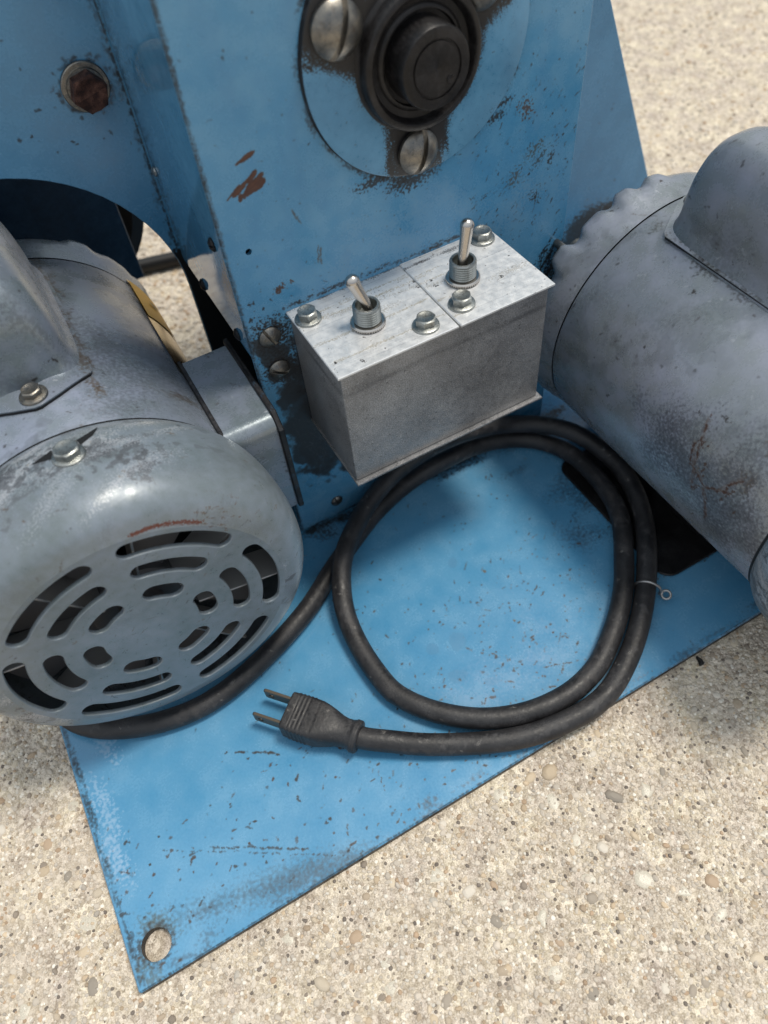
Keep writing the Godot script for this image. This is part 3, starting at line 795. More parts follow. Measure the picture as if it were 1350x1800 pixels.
func cover_canvas(crown: bool) -> Dictionary:
	# 0.16 m square centred on the axis: the front face as seen, the shoulder on top as x across, z along
	var c := canvas(768, 768, Color(0.43, 0.47, 0.50), 0.36, 55, 0.04, 0.022, Color(0.0, 0.0, 0.015))
	var pm := 768.0 / 160.0
	for i in 60:
		dab(c, rng.randf() * 768, rng.randf() * 768, rng.randf_range(4, 14) * pm, rng.randf_range(1, 4) * pm, rng.randf_range(-0.8, 0.8), [Color(0.48, 0.5, 0.53), Color(0.35, 0.37, 0.4)][i % 2], 0.22, 1.7, 0.8, [0.26, 0.48][i % 2])
	# worn, scuffed crown: x across, z along in the middle band of the sheet
	for i in (95 if crown else 0):
		dab_v(c, Vector2(384 + rng.randfn(-0.008, 0.032) / 0.16 * 768, 384 + (0.016 + rng.randfn(0, 0.010)) / 0.16 * 768), rng.randf_range(2, 11) * pm, rng.randf_range(0.6, 3.0) * pm, rng.randf_range(-40, 30), [Color(0.68, 0.69, 0.71), Color(0.27, 0.28, 0.30), Color(0.58, 0.60, 0.63), Color(0.34, 0.36, 0.38)][i % 4], 0.6, 1.9, 0.5, [0.22, 0.5, 0.28, 0.45][i % 4], i % 2)
	for i in (40 if crown else 0):
		dab_v(c, Vector2(384 + (-0.045 + rng.randfn(0, 0.012)) / 0.16 * 768, 384 + (0.030 + rng.randfn(0, 0.008)) / 0.16 * 768), rng.randf_range(3, 14), rng.randf_range(0.7, 1.8), 60 + rng.randf_range(-15, 15), [CHIP, Color(0.3, 0.24, 0.2)][i % 2], 0.7, 1.0, 0.4, 0.6)
	chips(c, 420, Rect2(0, 0, 768, 768), [Color(0.27, 0.28, 0.29), Color(0.3, 0.28, 0.25), Color(0.56, 0.58, 0.60), Color(0.2, 0.2, 0.21)], 1.5, 11.0, 0.7, 2.0, -0.6, 0.6, 0.55)
	for i in 26:
		dab(c, 384 + rng.randfn(0, 0.045) / 0.16 * 768, 384 + rng.randfn(0, 0.045) / 0.16 * 768, rng.randf_range(2, 5), rng.randf_range(1.5, 3.5), rng.randf() * 3, Color(0.36, 0.31, 0.26), 0.5, 1.2, 0.5, 0.6)
	# the red-brown rubbed line above the slots
	var q := func(x: float, y: float) -> Vector2: return Vector2(0.5 + x / 0.16, 0.5 - y / 0.16) * 768.0
	for k in 30:
		var x := lerpf(0.012, 0.036, k / 29.0)
		dab_v(c, q.call(x, 0.0600 + 0.0025 * sin(k / 29.0 * PI) - 0.010 * (k / 29.0)), 4.5, 3.4, 0, Color(0.36, 0.19, 0.15), 0.85, 1.0, 0.3, 0.7)
	for i in 40:
		dab_v(c, q.call(0.044 + rng.randfn(0, 0.008), 0.046 + rng.randfn(0, 0.006)), rng.randf_range(2, 7), rng.randf_range(0.8, 2), 35 + rng.randf_range(-15, 15), Color(0.33, 0.25, 0.2), 0.6, 1.2, 0.5, 0.6)
	return c

func lid_canvas() -> Dictionary:
	var c := canvas(512, 512, Color(0.86, 0.865, 0.87), 0.42, 61, 0.03, 0.02)
	var pm := 512.0 / 120.0
	for i in 260:   # mill streaks along x
		dab(c, rng.randf() * 512, rng.randf() * 512, rng.randf_range(20, 150), rng.randf_range(0.5, 1.4), rng.randfn(0, 0.02), [Color(0.9, 0.9, 0.91), Color(0.66, 0.67, 0.69)][i % 2], 0.3, 0.8, 0.6, [0.28, 0.42][i % 2])
	for i in 12:
		dab(c, rng.randf() * 512, rng.randf() * 512, rng.randf_range(20, 60), rng.randf_range(3, 8), rng.randfn(-0.05, 0.05), Color(0.58, 0.56, 0.52), 0.4, 1.6, 0.7, 0.5)
	chips(c, 420, Rect2(0, 0, 512, 512), [Color(0.2, 0.2, 0.22), Color(0.3, 0.28, 0.27), GREASE], 0.6, 3.4, 0.5, 1.2, -0.6, 0.8, 0.8)
	for y in [330.0, 352.0, 415.0, 470.0]:
		for k in 14:
			dab(c, 20 + k * 18 + rng.randfn(0, 5), y + rng.randfn(0, 2), rng.randf_range(8, 22), rng.randf_range(1.2, 3), -0.05, Color(0.60, 0.57, 0.51), 0.45, 1.5, 0.7, 0.55)
	for i in 60:
		dab(c, rng.randf() * 512, 292 + absf(rng.randfn(0, 4)), rng.randf_range(4, 16), rng.randf_range(1, 3), 0, Color(0.3, 0.3, 0.31), 0.5, 1.4, 0.8, 0.55)
	for i in 30:
		dab(c, rng.randf() * 512, rng.randf() * 512, rng.randf_range(1.5, 4.5), rng.randf_range(1, 3), rng.randf() * 3, GREASE, 0.85, 1.2, 0.4, 0.6)
	return c

func zinc_canvas() -> Dictionary:
	var c := canvas(512, 512, Color(0.56, 0.56, 0.565), 0.42, 62, 0.06, 0.16)
	for i in 60:
		dab(c, rng.randf() * 512, rng.randf() * 512, rng.randf_range(20, 70), rng.randf_range(8, 30), rng.randf_range(-0.9, -0.2), [Color(0.42, 0.42, 0.43), Color(0.62, 0.62, 0.63)][i % 2], 0.22, 1.5, 0.9, [0.48, 0.38][i % 2])
	chips(c, 1900, Rect2(0, 0, 512, 512), [Color(0.72, 0.72, 0.72), Color(0.66, 0.66, 0.67), Color(0.26, 0.26, 0.27)], 0.8, 3.4, 0.7, 1.5, -0.6, 0.5, 0.6)
	for i in 50:
		dab(c, rng.randf() * 445, 278 - absf(rng.randfn(0, 9)), rng.randf_range(12, 60), rng.randf_range(2, 6), rng.randfn(0.0, 0.06), Color(0.26, 0.26, 0.27), 0.11, 1.2, 1.0, 0.55)
		dab(c, rng.randf() * 445, 4 + absf(rng.randfn(0, 9)), rng.randf_range(12, 50), rng.randf_range(3, 9), rng.randfn(0, 0.1), Color(0.16, 0.16, 0.17), 0.35, 1.2, 1.0, 0.55)
	for i in 24:
		dab(c, 300 + rng.randfn(0, 90), 150 + rng.randfn(0, 45), rng.randf_range(16, 60), rng.randf_range(5, 18), rng.randf_range(-0.9, -0.3), Color(0.62, 0.62, 0.62), 0.3, 1.5, 0.9, 0.36)
	return c

# ==================================================================== the ground
func in_view(p: Vector3, m: float) -> bool:
	var q := cam.transform.affine_inverse() * p
	if q.z > -0.05: return false
	var ty := tan(deg_to_rad(68.17 / 2))
	return absf(q.y / -q.z) < ty * (1.0 + m) and absf(q.x / -q.z) < ty * 0.75 * (1.0 + m)

func under_plate(x: float, z: float, r := 0.0) -> bool:
	return x > -0.1015 - r and x < 0.40 + r and z < -0.087 + r and z > -0.44 - r

func ground() -> void:
	var S := 0.34
	var n := 1024
	var cell := noise_bytes(n, n, 91, 0.11, 1, FastNoiseLite.TYPE_CELLULAR, true)
	var fl := FastNoiseLite.new()
	fl.seed = 92
	fl.noise_type = FastNoiseLite.TYPE_CELLULAR
	fl.frequency = 0.17
	fl.fractal_type = FastNoiseLite.FRACTAL_NONE
	fl.cellular_return_type = FastNoiseLite.RETURN_CELL_VALUE
	var val := fl.get_seamless_image(n, n, false, false, 0.1).get_data()
	var fine := noise_bytes(n, n, 93, 0.4, 2, FastNoiseLite.TYPE_SIMPLEX_SMOOTH, true)
	var wide := noise_bytes(n, n, 94, 0.012, 4, FastNoiseLite.TYPE_SIMPLEX_SMOOTH, true)
	var px := PackedByteArray()
	px.resize(n * n * 3)
	var hgt := PackedByteArray()
	hgt.resize(n * n)
	for i in n * n:
		var d := cell[i] - 128
		var v := val[i] - 128
		var f := fine[i] - 128
		var w := wide[i] - 128
		var l := v * 0.18 + f * 0.3 + w * 0.15 + d * 0.1
		px[i * 3] = clampi(int(190 + l), 0, 255)
		px[i * 3 + 1] = clampi(int(179 + l * 1.02), 0, 255)
		px[i * 3 + 2] = clampi(int(163 + l * 1.04 - w * 0.05), 0, 255)
		hgt[i] = clampi(int(128 + d * 0.45 + f * 0.35 + w * 0.5), 0, 255)
	var m := StandardMaterial3D.new()
	m.resource_name = "exposed aggregate concrete"
	m.albedo_texture = ImageTexture.create_from_image(Image.create_from_data(n, n, false, Image.FORMAT_RGB8, px))
	m.roughness = 0.9
	m.metallic_specular = 0.3
	m.uv1_triplanar = true
	m.uv1_triplanar_sharpness = 8.0
	m.uv1_scale = Vector3.ONE / S
	m.heightmap_enabled = true
	m.heightmap_texture = ImageTexture.create_from_image(Image.create_from_data(n, n, false, Image.FORMAT_L8, hgt))
	m.heightmap_scale = 0.2
	var g := MeshInstance3D.new()
	var pm := PlaneMesh.new()
	pm.size = Vector2(60, 60)
	g.mesh = pm
	pm.material = m
	g.name = "concrete_ground"
	g.position = Vector3(0, GY, 0)
	tag(g, "sand-coloured exposed-aggregate concrete under and around the machine", "", "", "structure")
	add_child(g)
	# pebbles and grit that stand out of the cement
	var tones := [Color(0.50, 0.40, 0.28), Color(0.40, 0.31, 0.21), Color(0.30, 0.23, 0.165), Color(0.22, 0.19, 0.165), Color(0.56, 0.48, 0.37), Color(0.62, 0.58, 0.52), Color(0.36, 0.35, 0.33), Color(0.13, 0.12, 0.115), Color(0.33, 0.22, 0.14), Color(0.44, 0.38, 0.30)]
	var shapes := []
	for k in 6: shapes.append(pebble_mesh(k, false))
	for k in 3: shapes.append(pebble_mesh(20 + k, true))
	var pmats := []
	for k in tones.size():
		var mm := StandardMaterial3D.new()
		mm.resource_name = "pebble %d" % k
		mm.albedo_color = tones[k].lerp(Color(0.50, 0.43, 0.33), 0.35).linear_to_srgb()
		mm.roughness = 0.62
		mm.metallic_specular = 0.4
		pmats.append(mm)
	var quartz := StandardMaterial3D.new()
	quartz.resource_name = "pale quartz"
	quartz.albedo_color = Color(0.52, 0.50, 0.45).linear_to_srgb()
	quartz.roughness = 0.4
	quartz.albedo_texture = bump_tex(17, 0.05, 5, 256)
	quartz.albedo_color = Color(0.93, 0.91, 0.87)
	var qr := Gradient.new()
	qr.set_color(0, Color(0.66, 0.65, 0.62))
	qr.set_color(1, Color(0.92, 0.91, 0.88))
	(quartz.albedo_texture as NoiseTexture2D).color_ramp = qr
	quartz.uv1_triplanar = true
	quartz.uv1_scale = Vector3.ONE * 0.5
	# counted ones
	var put := 0
	var taken := []
	var guard := 0
	while put < 285 and guard < 40000:
		guard += 1
		var x := rng.randf_range(-0.27, 0.46)
		var z := rng.randf_range(-0.42, 0.05)
		if under_plate(x, z, 0.004) or not in_view(Vector3(x, GY, z), 0.12): continue
		var big := rng.randf() < 0.2
		var r := rng.randf_range(0.0028, 0.0052) if big else 0.0014 + 0.0022 * pow(rng.randf(), 1.8)
		var bad := false
		for t in taken:
			if Vector2(t.x - x, t.y - z).length() < t.z + r + 0.001:
				bad = true
				break
		if bad: continue
		taken.append(Vector3(x, z, r))
		var o := MeshInstance3D.new()
		o.name = numbered(g, "pebble") if put == 0 else "pebble_%03d" % put
		var kind := (6 + rng.randi() % 3) if big and rng.randf() < 0.75 else rng.randi() % 6
		o.mesh = shapes[kind]
		o.material_override = quartz if kind >= 6 else pmats[rng.randi() % pmats.size()]
		g.add_child(o, true)
		var hs := rng.randf_range(0.10, 0.2) if kind >= 6 else rng.randf_range(0.25, 0.55)
		o.global_transform = Transform3D(Basis(Vector3.UP, rng.randf() * TAU) * Basis.from_scale(Vector3(r, r * hs * 0.8, r * rng.randf_range(0.5, 0.9))), Vector3(x, GY - 0.0002, z))
		put += 1
	# uncounted grit
	for layer in 3:
		var xs := []
		var near: bool = layer < 2
		var step: float = [0.0019, 0.0055, 0.0065][layer]
		var x0: float = [-0.3, -0.3, 0.36][layer]
		var x1: float = [0.48, 0.48, 1.25][layer]
		var z0: float = [-0.45, -0.45, -1.25][layer]
		var z1: float = [0.07, 0.07, -0.1][layer]
		var x := x0
		while x < x1:
			var z := z0
			while z < z1:
				var p := Vector3(x + rng.randf_range(-0.5, 0.5) * step, GY, z + rng.randf_range(-0.5, 0.5) * step)
				z += step
				if under_plate(p.x, p.z, 0.0012) or not in_view(p, 0.1): continue
				if layer < 2 and p.z < -0.28 and p.x > 0.1: continue
				if rng.randf() < 0.16: continue
				xs.append(p)
			x += step
		if layer == 2:
			for i in 3500:   # what shows through the arch
				var p := Vector3(rng.randf_range(0.0, 0.16), GY, rng.randf_range(-0.72, -0.445))
				xs.append(p)
		var mmh := MultiMesh.new()
		mmh.transform_format = MultiMesh.TRANSFORM_3D
		mmh.use_colors = true
		mmh.mesh = pebble_mesh(40 + layer, false, true)
		mmh.instance_count = xs.size()
		for i in xs.size():
			var r: float = [0.00085, 0.0013, 0.0020][layer] * rng.randf_range(0.6, 1.5)
			var b := Basis(Vector3.UP, rng.randf() * TAU) * Basis(Vector3.RIGHT, rng.randfn(0, 0.25)) * Basis.from_scale(Vector3(r, r * rng.randf_range(0.35, 0.75), r * rng.randf_range(0.6, 1.0)))
			mmh.set_instance_transform(i, Transform3D(b, xs[i] - Vector3(0, r * 0.12, 0)))
			var u := rng.randf()
			var col: Color = Color(0.52, 0.463, 0.39) if u < 0.66 else tones[rng.randi() % tones.size()].lerp(Color(0.52, 0.42, 0.31), 0.35)
			if layer == 0 and u > 0.86: col = Color(0.66, 0.62, 0.55)
			if layer == 0 and u < 0.06: col = Color(0.17, 0.145, 0.125)
			var k := rng.randf_range(0.8, 1.17)
			mmh.set_instance_color(i, Color(col.r * k, col.g * k, col.b * k))
		var mi := MultiMeshInstance3D.new()
		mi.multimesh = mmh
		mi.name = ["sand_grit", "fine_gravel", "far_gravel"][layer]
		mi.set_meta("kind", "stuff")
		var gm := StandardMaterial3D.new()
		gm.resource_name = "grit"
		gm.vertex_color_use_as_albedo = true
		gm.roughness = 0.8
		gm.metallic_specular = 0.35
		mi.material_override = gm
		g.add_child(mi)
		mi.global_transform = Transform3D()

func pebble_mesh(sd: int, angular: bool, white := false) -> ArrayMesh:
	var r2 := RandomNumberGenerator.new()
	r2.seed = 1000 + sd
	var st := begin()
	var segs := 7 if angular else 8
	var rad := []
	for k in segs: rad.append(r2.randf_range(0.6, 1.1) if angular else r2.randf_range(0.82, 1.08))
	var rows := []
	for lv in [[1.0, -0.6], [1.0, 0.15], [0.86 if angular else 0.8, 0.72], [0.45, 0.97]]:
		var row := PackedVector3Array()
		for k in segs:
			var a := TAU * k / segs
			row.append(Vector3(cos(a) * lv[0] * rad[k], lv[1] + (r2.randf_range(-0.1, 0.1) if lv[1] > 0.5 else 0.0), sin(a) * lv[0] * rad[k]))
		rows.append(row)
	surface(st, rows)
	fan_cap(st, rows[3], Vector3.UP)
	return st.commit()

# ==================================================================== the stand: plates and panel
func stand(machine: Node3D) -> void:
	# base plate: local y runs away from the viewer
	var st := begin()
	var se := begin()
	var P := Vector3(-0.1015, 0, -0.087)
	extrude(st, rect(0, 0, 0.5015, 0.353, 0.0012, 3), GY, 0.0, 0.0007, at(Vector3.ZERO), [circle(Vector2(-0.089 + 0.1015, 0.1009 - 0.087), 0.0066, 36)], se)
	var base := part("base_plate", [st, se], [M.blue, M.edge], machine, at(P, face_y()))
	base.set_meta("label", "chipped bright blue base plate with a round hole in its near corner")
	# front panel
	st = begin()
	se = begin()
	var pw := 0.1735
	extrude(st, rect(0, 0.0012, pw, 0.335, 0.0010, 3), -0.0022, 0.0, 0.0006, at(Vector3.ZERO), [circle(Vector2(0.0104, 0.1891), 0.0014, 14)], st)
	var panel := part("front_panel", st, M.panel, machine, at(Vector3(0.059, 0, PANEL_Z)))
	panel.set_meta("label", "scraped blue front panel carrying the bearing flange and switch box")
	# big slotted screws at the box's left, small one at the foot
	var scr := slotted(0.0052, 0.0034, 0.0014, 0.0016)
	var spots := [[Vector3(0.0692, 0.1457, PANEL_Z), 28.0], [Vector3(0.0697, 0.1261, PANEL_Z), 62.0]]
	var s0: MeshInstance3D
	for s in spots:
		if s0 == null: s0 = part("screw", scr, M.screw, panel, at(s[0], Basis(Vector3.BACK, deg_to_rad(s[1]))))
		else: copy_part("screw", s0, panel, at(s[0], Basis(Vector3.BACK, deg_to_rad(s[1]))))
	part("screw", slotted(0.0036, 0.0026, 0.0010, 0.0012), M.screw, panel, at(Vector3(0.0842, 0.0146, PANEL_Z), Basis(Vector3.BACK, deg_to_rad(20))))
	copy_part("screw", s0, panel, at(Vector3(0.2105, 0.0430, PANEL_Z), Basis(Vector3.BACK, 0.4)))
	# side of the column: stops above the opening where the motor's foot goes in
	st = begin()
	extrude(st, rect(0, 0, 0.0935, 0.20), -0.0009, 0.0009, 0.0004)
	var sb := Basis(Vector3.FORWARD, Vector3.UP, Vector3.RIGHT) * Basis()
	# local x -> -z, y -> y, local z -> +x is mirrored, so use x -> z direction instead
	sb = Basis(Vector3(0, 0, 1), Vector3.UP, Vector3(-1, 0, 0))
	var side := part("column_side", st, M.flange, machine, at(Vector3(0.0601, 0.136, BACK_Z + 0.0015), sb))
	var small := slotted(0.0030, 0.0020, 0.0009, 0.0010)
	var sm: MeshInstance3D
	for p in [Vector3(0.0591, 0.1893, -0.2772), Vector3(0.0591, 0.1405, -0.3247), Vector3(0.0591, 0.1405, -0.2800)]:
		var xf := at(p, along(Vector3.LEFT, rng.randf() * 3))
		if sm == null: sm = part("screw", small, M.black, side, xf)
		else: copy_part("screw", sm, side, xf)
	part("screw", slotted(0.0024, 0.0018, 0.0007, 0.0009), M.bolt, side, at(Vector3(0.0591, 0.186, -0.3535), along(Vector3.LEFT, 0.5)))
	st = begin()
	extrude(st, rect(0, 0, 0.0935, 0.335), -0.0009, 0.0009, 0.0004)
	part("column_side", st, M.flange, machine, at(Vector3(0.2315, 0.0012, BACK_Z + 0.0015), sb))
	# back plate with the arch over the left motor; its right edge leans
	st = begin()
	var poly := PackedVector2Array([Vector2(-0.10, 0.118), Vector2(-0.114, 0.118)])
	poly = PackedVector2Array()
	var ac := Vector2(-0.028, 0.118)
	var ar := 0.0862
	poly.append(Vector2(0.0584, 0.0008))
	poly.append(Vector2(0.4180, 0.0008))
	poly.append(Vector2(0.2585, 0.34))
	poly.append(Vector2(-0.13, 0.34))
	poly.append(Vector2(-0.13, 0.118))
	for i in 33:
		var a := PI - PI * i / 32.0
		poly.append(ac + Vector2(cos(a), sin(a)) * ar)
	se = begin()
	extrude(st, poly, -0.0028, 0.0, 0.0005, at(Vector3.ZERO), [], se)
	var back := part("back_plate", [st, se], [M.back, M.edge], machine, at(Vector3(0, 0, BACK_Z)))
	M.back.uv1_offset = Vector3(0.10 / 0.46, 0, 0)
	# washer and rusty hex bolt on the back plate
	st = begin()
	lathe(st, [Vector2(0.0050, 0.0), Vector2(0.0098, 0.0), Vector2(0.0101, 0.0003), Vector2(0.0101, 0.0014), Vector2(0.0097, 0.0018), Vector2(0.0082, 0.0019), Vector2(0.0079, 0.0024), Vector2(0.0079, 0.0032), Vector2(0.0050, 0.0036)], 48)
	part("washer", st, M.screw, back, at(Vector3(0.0432, 0.2262, BACK_Z)))
	part("hex_bolt", hex_head(0.0136, 0.0075, 0.0), M.rust, back, at(Vector3(0.0432, 0.2262, BACK_Z + 0.0030), Basis(Vector3.BACK, 0.22)))
	# housing wall, pulley and dark tube behind the arch
	st = begin()
	box(st, Vector3(-0.13, 0.035, -0.003), Vector3(0.0475, 0.34, 0.0), 0.0005)
	box(st, Vector3(-0.1335, 0.0, -0.003), Vector3(-0.1300, 0.30, 0.092), 0.0005)  # unseen side wall, added to keep light out of the housing
	part("rear_guard", st, M.guard, machine, at(Vector3(0, 0.035, -0.457)))
	st = begin()
	box(st, Vector3(-0.13, 0.338, -0.462), Vector3(0.235, 0.340, -0.363), 0.0004)
	box(st, Vector3(0.060, 0.333, -0.3595), Vector3(0.232, 0.335, -0.2665), 0.0004)
	part("top_cover", st, M.flange, machine)
	st = begin()
	lathe(st, [Vector2(0.008, -0.022), Vector2(0.056, -0.022), Vector2(0.064, -0.020), Vector2(0.0645, -0.016), Vector2(0.056, -0.010), Vector2(0.0645, -0.004), Vector2(0.064, 0.0), Vector2(0.056, 0.002), Vector2(0.050, -0.004), Vector2(0.016, -0.005), Vector2(0.014, 0.004), Vector2(0.0, 0.004)], 56, Transform3D(), 30)
	part("drive_pulley", st, M.dark, machine, at(Vector3(0.002, 0.116, -0.478)))
	st = begin()
	tube(st, PackedVector3Array([Vector3(-0.02, 0.002, -0.598), Vector3(0.16, 0.002, -0.553)]), 0.006, 14)  # dark tube near ground level behind the machine
	part("rear_dark_tube", st, M.dark, machine)

# ==================================================================== the bearing flange
func bearing(machine: Node3D) -> void:
	var C := Vector3(0.1508, 0.2447, PANEL_Z)
	var A := Vector3(0.1490, 0.2415, PANEL_Z) - C
	var st := begin()
	lathe(st, [Vector2(0.0479, 0.0024), Vector2(0.0474, 0.0027), Vector2(0.02, 0.0027)], 96, Transform3D(), 50)
	var rim := begin()
	lathe(rim, [Vector2(0.0484, 0.0), Vector2(0.0482, 0.0004), Vector2(0.0482, 0.0018), Vector2(0.0479, 0.0024)], 96, Transform3D(), 50)  # rim coloured dark for the shading line round the flange
	var disc := part("bearing_flange", [st, rim], [M.disc, M.edge], machine, at(C))
	disc.set_meta("label", "round blue flange with black smeared grease and three slotted screws")
	st = begin()
	var h := 0.0027
	lathe(st, [Vector2(0.0262, h), Vector2(0.0252, h + 0.0006), Vector2(0.0248, h + 0.002), Vector2(0.0246, h + 0.0052), Vector2(0.0240, h + 0.0058), Vector2(0.0222, h + 0.0060), Vector2(0.0216, h + 0.0055), Vector2(0.0212, h + 0.0035), Vector2(0.0205, h + 0.0025), Vector2(0.0182, h + 0.0022), Vector2(0.0176, h + 0.0030), Vector2(0.0164, h + 0.0032), Vector2(0.0160, h + 0.0012), Vector2(0.013, h + 0.0010)], 72, Transform3D(), 45)
	part("bearing_housing", st, M.black, disc, at(C + A))
	st = begin()
	lathe(st, [Vector2(0.0143, h), Vector2(0.0143, 0.0154), Vector2(0.0138, 0.0163), Vector2(0.0128, 0.0166), Vector2(0.0103, 0.0166), Vector2(0.0101, 0.0159), Vector2(0.0095, 0.0159), Vector2(0.0093, 0.0165), Vector2(0.0012, 0.0165), Vector2(0.0, 0.0160)], 64, Transform3D(), 40)
	lathe(st, [Vector2(0.0016, 0.0), Vector2(0.0015, 0.0004), Vector2(0.0, 0.0001)], 12, at(Vector3(0.0055, -0.0045, 0.0165)))
	part("shaft_end", st, M.black, disc, at(C + A))
	var i := 0
	for a in [157.0, 264.0, 30.0]:
		var d: Vector3 = Vector3(cos(deg_to_rad(a)), sin(deg_to_rad(a)), 0) * [0.0368, 0.0382, 0.0290][i]
		part("screw", slotted([0.0097, 0.0089, 0.0089][i], [0.0068, 0.0062, 0.0062][i], 0.0023, 0.0026), M.screw, disc, at(C + d + Vector3(0, 0, h + 0.0004), Basis(Vector3.BACK, deg_to_rad([-22.0, -18.0, 60.0][i]))))
		i += 1

# ==================================================================== the switch box
func switch_box(machine: Node3D) -> void:
	var x0 := 0.0803
	var x1 := 0.1846
	var y0 := 0.0872
	var y1 := 0.1530
	var zf := -0.2147
	var O := Vector3(x0, y0, PANEL_Z)
	var st := begin()
	# folded sheet: front and two ends, open at the back against the panel
	var t := 0.0013
	var w := x1 - x0
	var d := zf - PANEL_Z
	var k := PackedVector2Array([Vector2(0, 0.0004), Vector2(t, 0.0004), Vector2(t, d - t), Vector2(w - t, d - t), Vector2(w - t, 0.0004), Vector2(w, 0.0004), Vector2(w, d - 0.0012), Vector2(w - 0.0004, d - 0.0004), Vector2(w - 0.0012, d), Vector2(0.0012, d), Vector2(0.0004, d - 0.0004), Vector2(0, d - 0.0012)])
	var kk := PackedVector2Array()
	for p in k: kk.append(Vector2(p.x, -p.y))
	extrude(st, kk, 0.0, y1 - y0, 0.0, at(Vector3.ZERO, face_y()))
	var b := part("switch_box", st, M.zinc, machine, at(O))
	b.set_meta("label", "small steel switch box with aluminium lids and two toggle switches")
	# bottom plate with its lip
	st = begin()
	box(st, Vector3(0, 0, 0), Vector3(w + 0.0022, d + 0.0026, 0.0014), 0.0003)
	part("bottom_plate", st, M.zinc, b, at(Vector3(x0 - 0.0006, y0 - 0.0019, zf + 0.0024), face_y()))
	# lids
	st = begin()
	box(st, Vector3.ZERO, Vector3(0.0578, 0.0514, 0.0014), 0.0003)
	part("lid_plate", st, M.lid, b, at(Vector3(0.0790, y1 + 0.0004, zf + 0.0014), face_y()))
	st = begin()
	box(st, Vector3(0, 0, 0), Vector3(0.0486, 0.0518, 0.0014), 0.0003)
	var lm: StandardMaterial3D = M.lid.duplicate()
	lm.uv1_offset = Vector3(0.43, 0.03, 0)
	var lid2 := part("lid_plate", st, lm, b, at(Vector3(0.1371, y1 + 0.0013, zf + 0.0026), face_y() * Basis(Vector3.BACK, 0.008)))
	lid2.set_meta("label", "right aluminium lid, set slightly proud of the left one")
	var yl := y1 + 0.0018
	# hex screws
	var i := 0
	for p in [Vector3(0.0853, yl, -0.2540), Vector3(0.1252, yl, -0.2212), Vector3(0.1446, yl + 0.0010, -0.2236), Vector3(0.1778, yl + 0.0010, -0.2580)]:
		part("hex_screw", hex_head(0.0078, 0.0050, 0.0060), M.bolt, b, at(p, face_y() * Basis(Vector3.BACK, [0.3, 0.9, 0.1, 0.6][i])))
		i += 1
	toggle(b, Vector3(0.1056, yl, -0.2366), Vector3(-0.0046, 0.0140, -0.0032))
	toggle(b, Vector3(0.1544, yl + 0.0010, -0.2380), Vector3(0.0034, 0.0175, -0.0016))

func toggle(b: Node3D, p: Vector3, lean: Vector3) -> void:
	# knurled ring
	var st := begin()
	var n := 44
	var poly := PackedVector2Array()
	for k in n * 4:
		var r := 0.00770 if k % 4 < 2 else 0.00735
		poly.append(Vector2(cos(TAU * k / (n * 4)), sin(TAU * k / (n * 4))) * r)
	wall(st, poly, 0.0003, poly, 0.0016, Transform3D())
	lathe(st, [Vector2(0.0074, 0.0), Vector2(0.0077, 0.0004)], 48)
	lathe(st, [Vector2(0.0077, 0.0015), Vector2(0.0071, 0.0021), Vector2(0.0055, 0.0021)], 48)
	part("knurled_ring", st, M.nickel, b, at(p, face_y()))
	# threaded bushing
	st = begin()
	var prof := [Vector2(0.0060, 0.001)]
	var z := 0.0022
	while z < 0.0093:
		prof.append(Vector2(0.00535, z))
		prof.append(Vector2(0.00600, z + 0.00045))
		prof.append(Vector2(0.00600, z + 0.00060))
		z += 0.00112
	prof.append_array([Vector2(0.0058, 0.0099), Vector2(0.0056, 0.0102), Vector2(0.0047, 0.0102), Vector2(0.0045, 0.0098), Vector2(0.0044, 0.0050), Vector2(0.0, 0.0048)])
	lathe(st, prof, 48, Transform3D(), 20)
	part("toggle_bushing", st, M.bolt, b, at(p, face_y()))
	# lever: slender at the bottom, a ball-ended bat
	st = begin()
	var L := lean.length() + 0.0055
	var lp := smooth2([Vector2(0.0022, 0.0), Vector2(0.0023, L * 0.3), Vector2(0.0025, L * 0.6), Vector2(0.0029, L * 0.8), Vector2(0.0031, L - 0.0031)], 4)
	for k in range(1, 9): lp.append(Vector2(cos(PI / 2 * k / 8), sin(PI / 2 * k / 8)) * 0.0031 + Vector2(0, L - 0.0031))
	lathe(st, lp, 28, Transform3D(), 60)
	var dir := lean.normalized()
	part("toggle_lever", st, M.nickel, b, at(p + Vector3(0, 0.0102, 0) - dir * 0.0055, along(dir)))

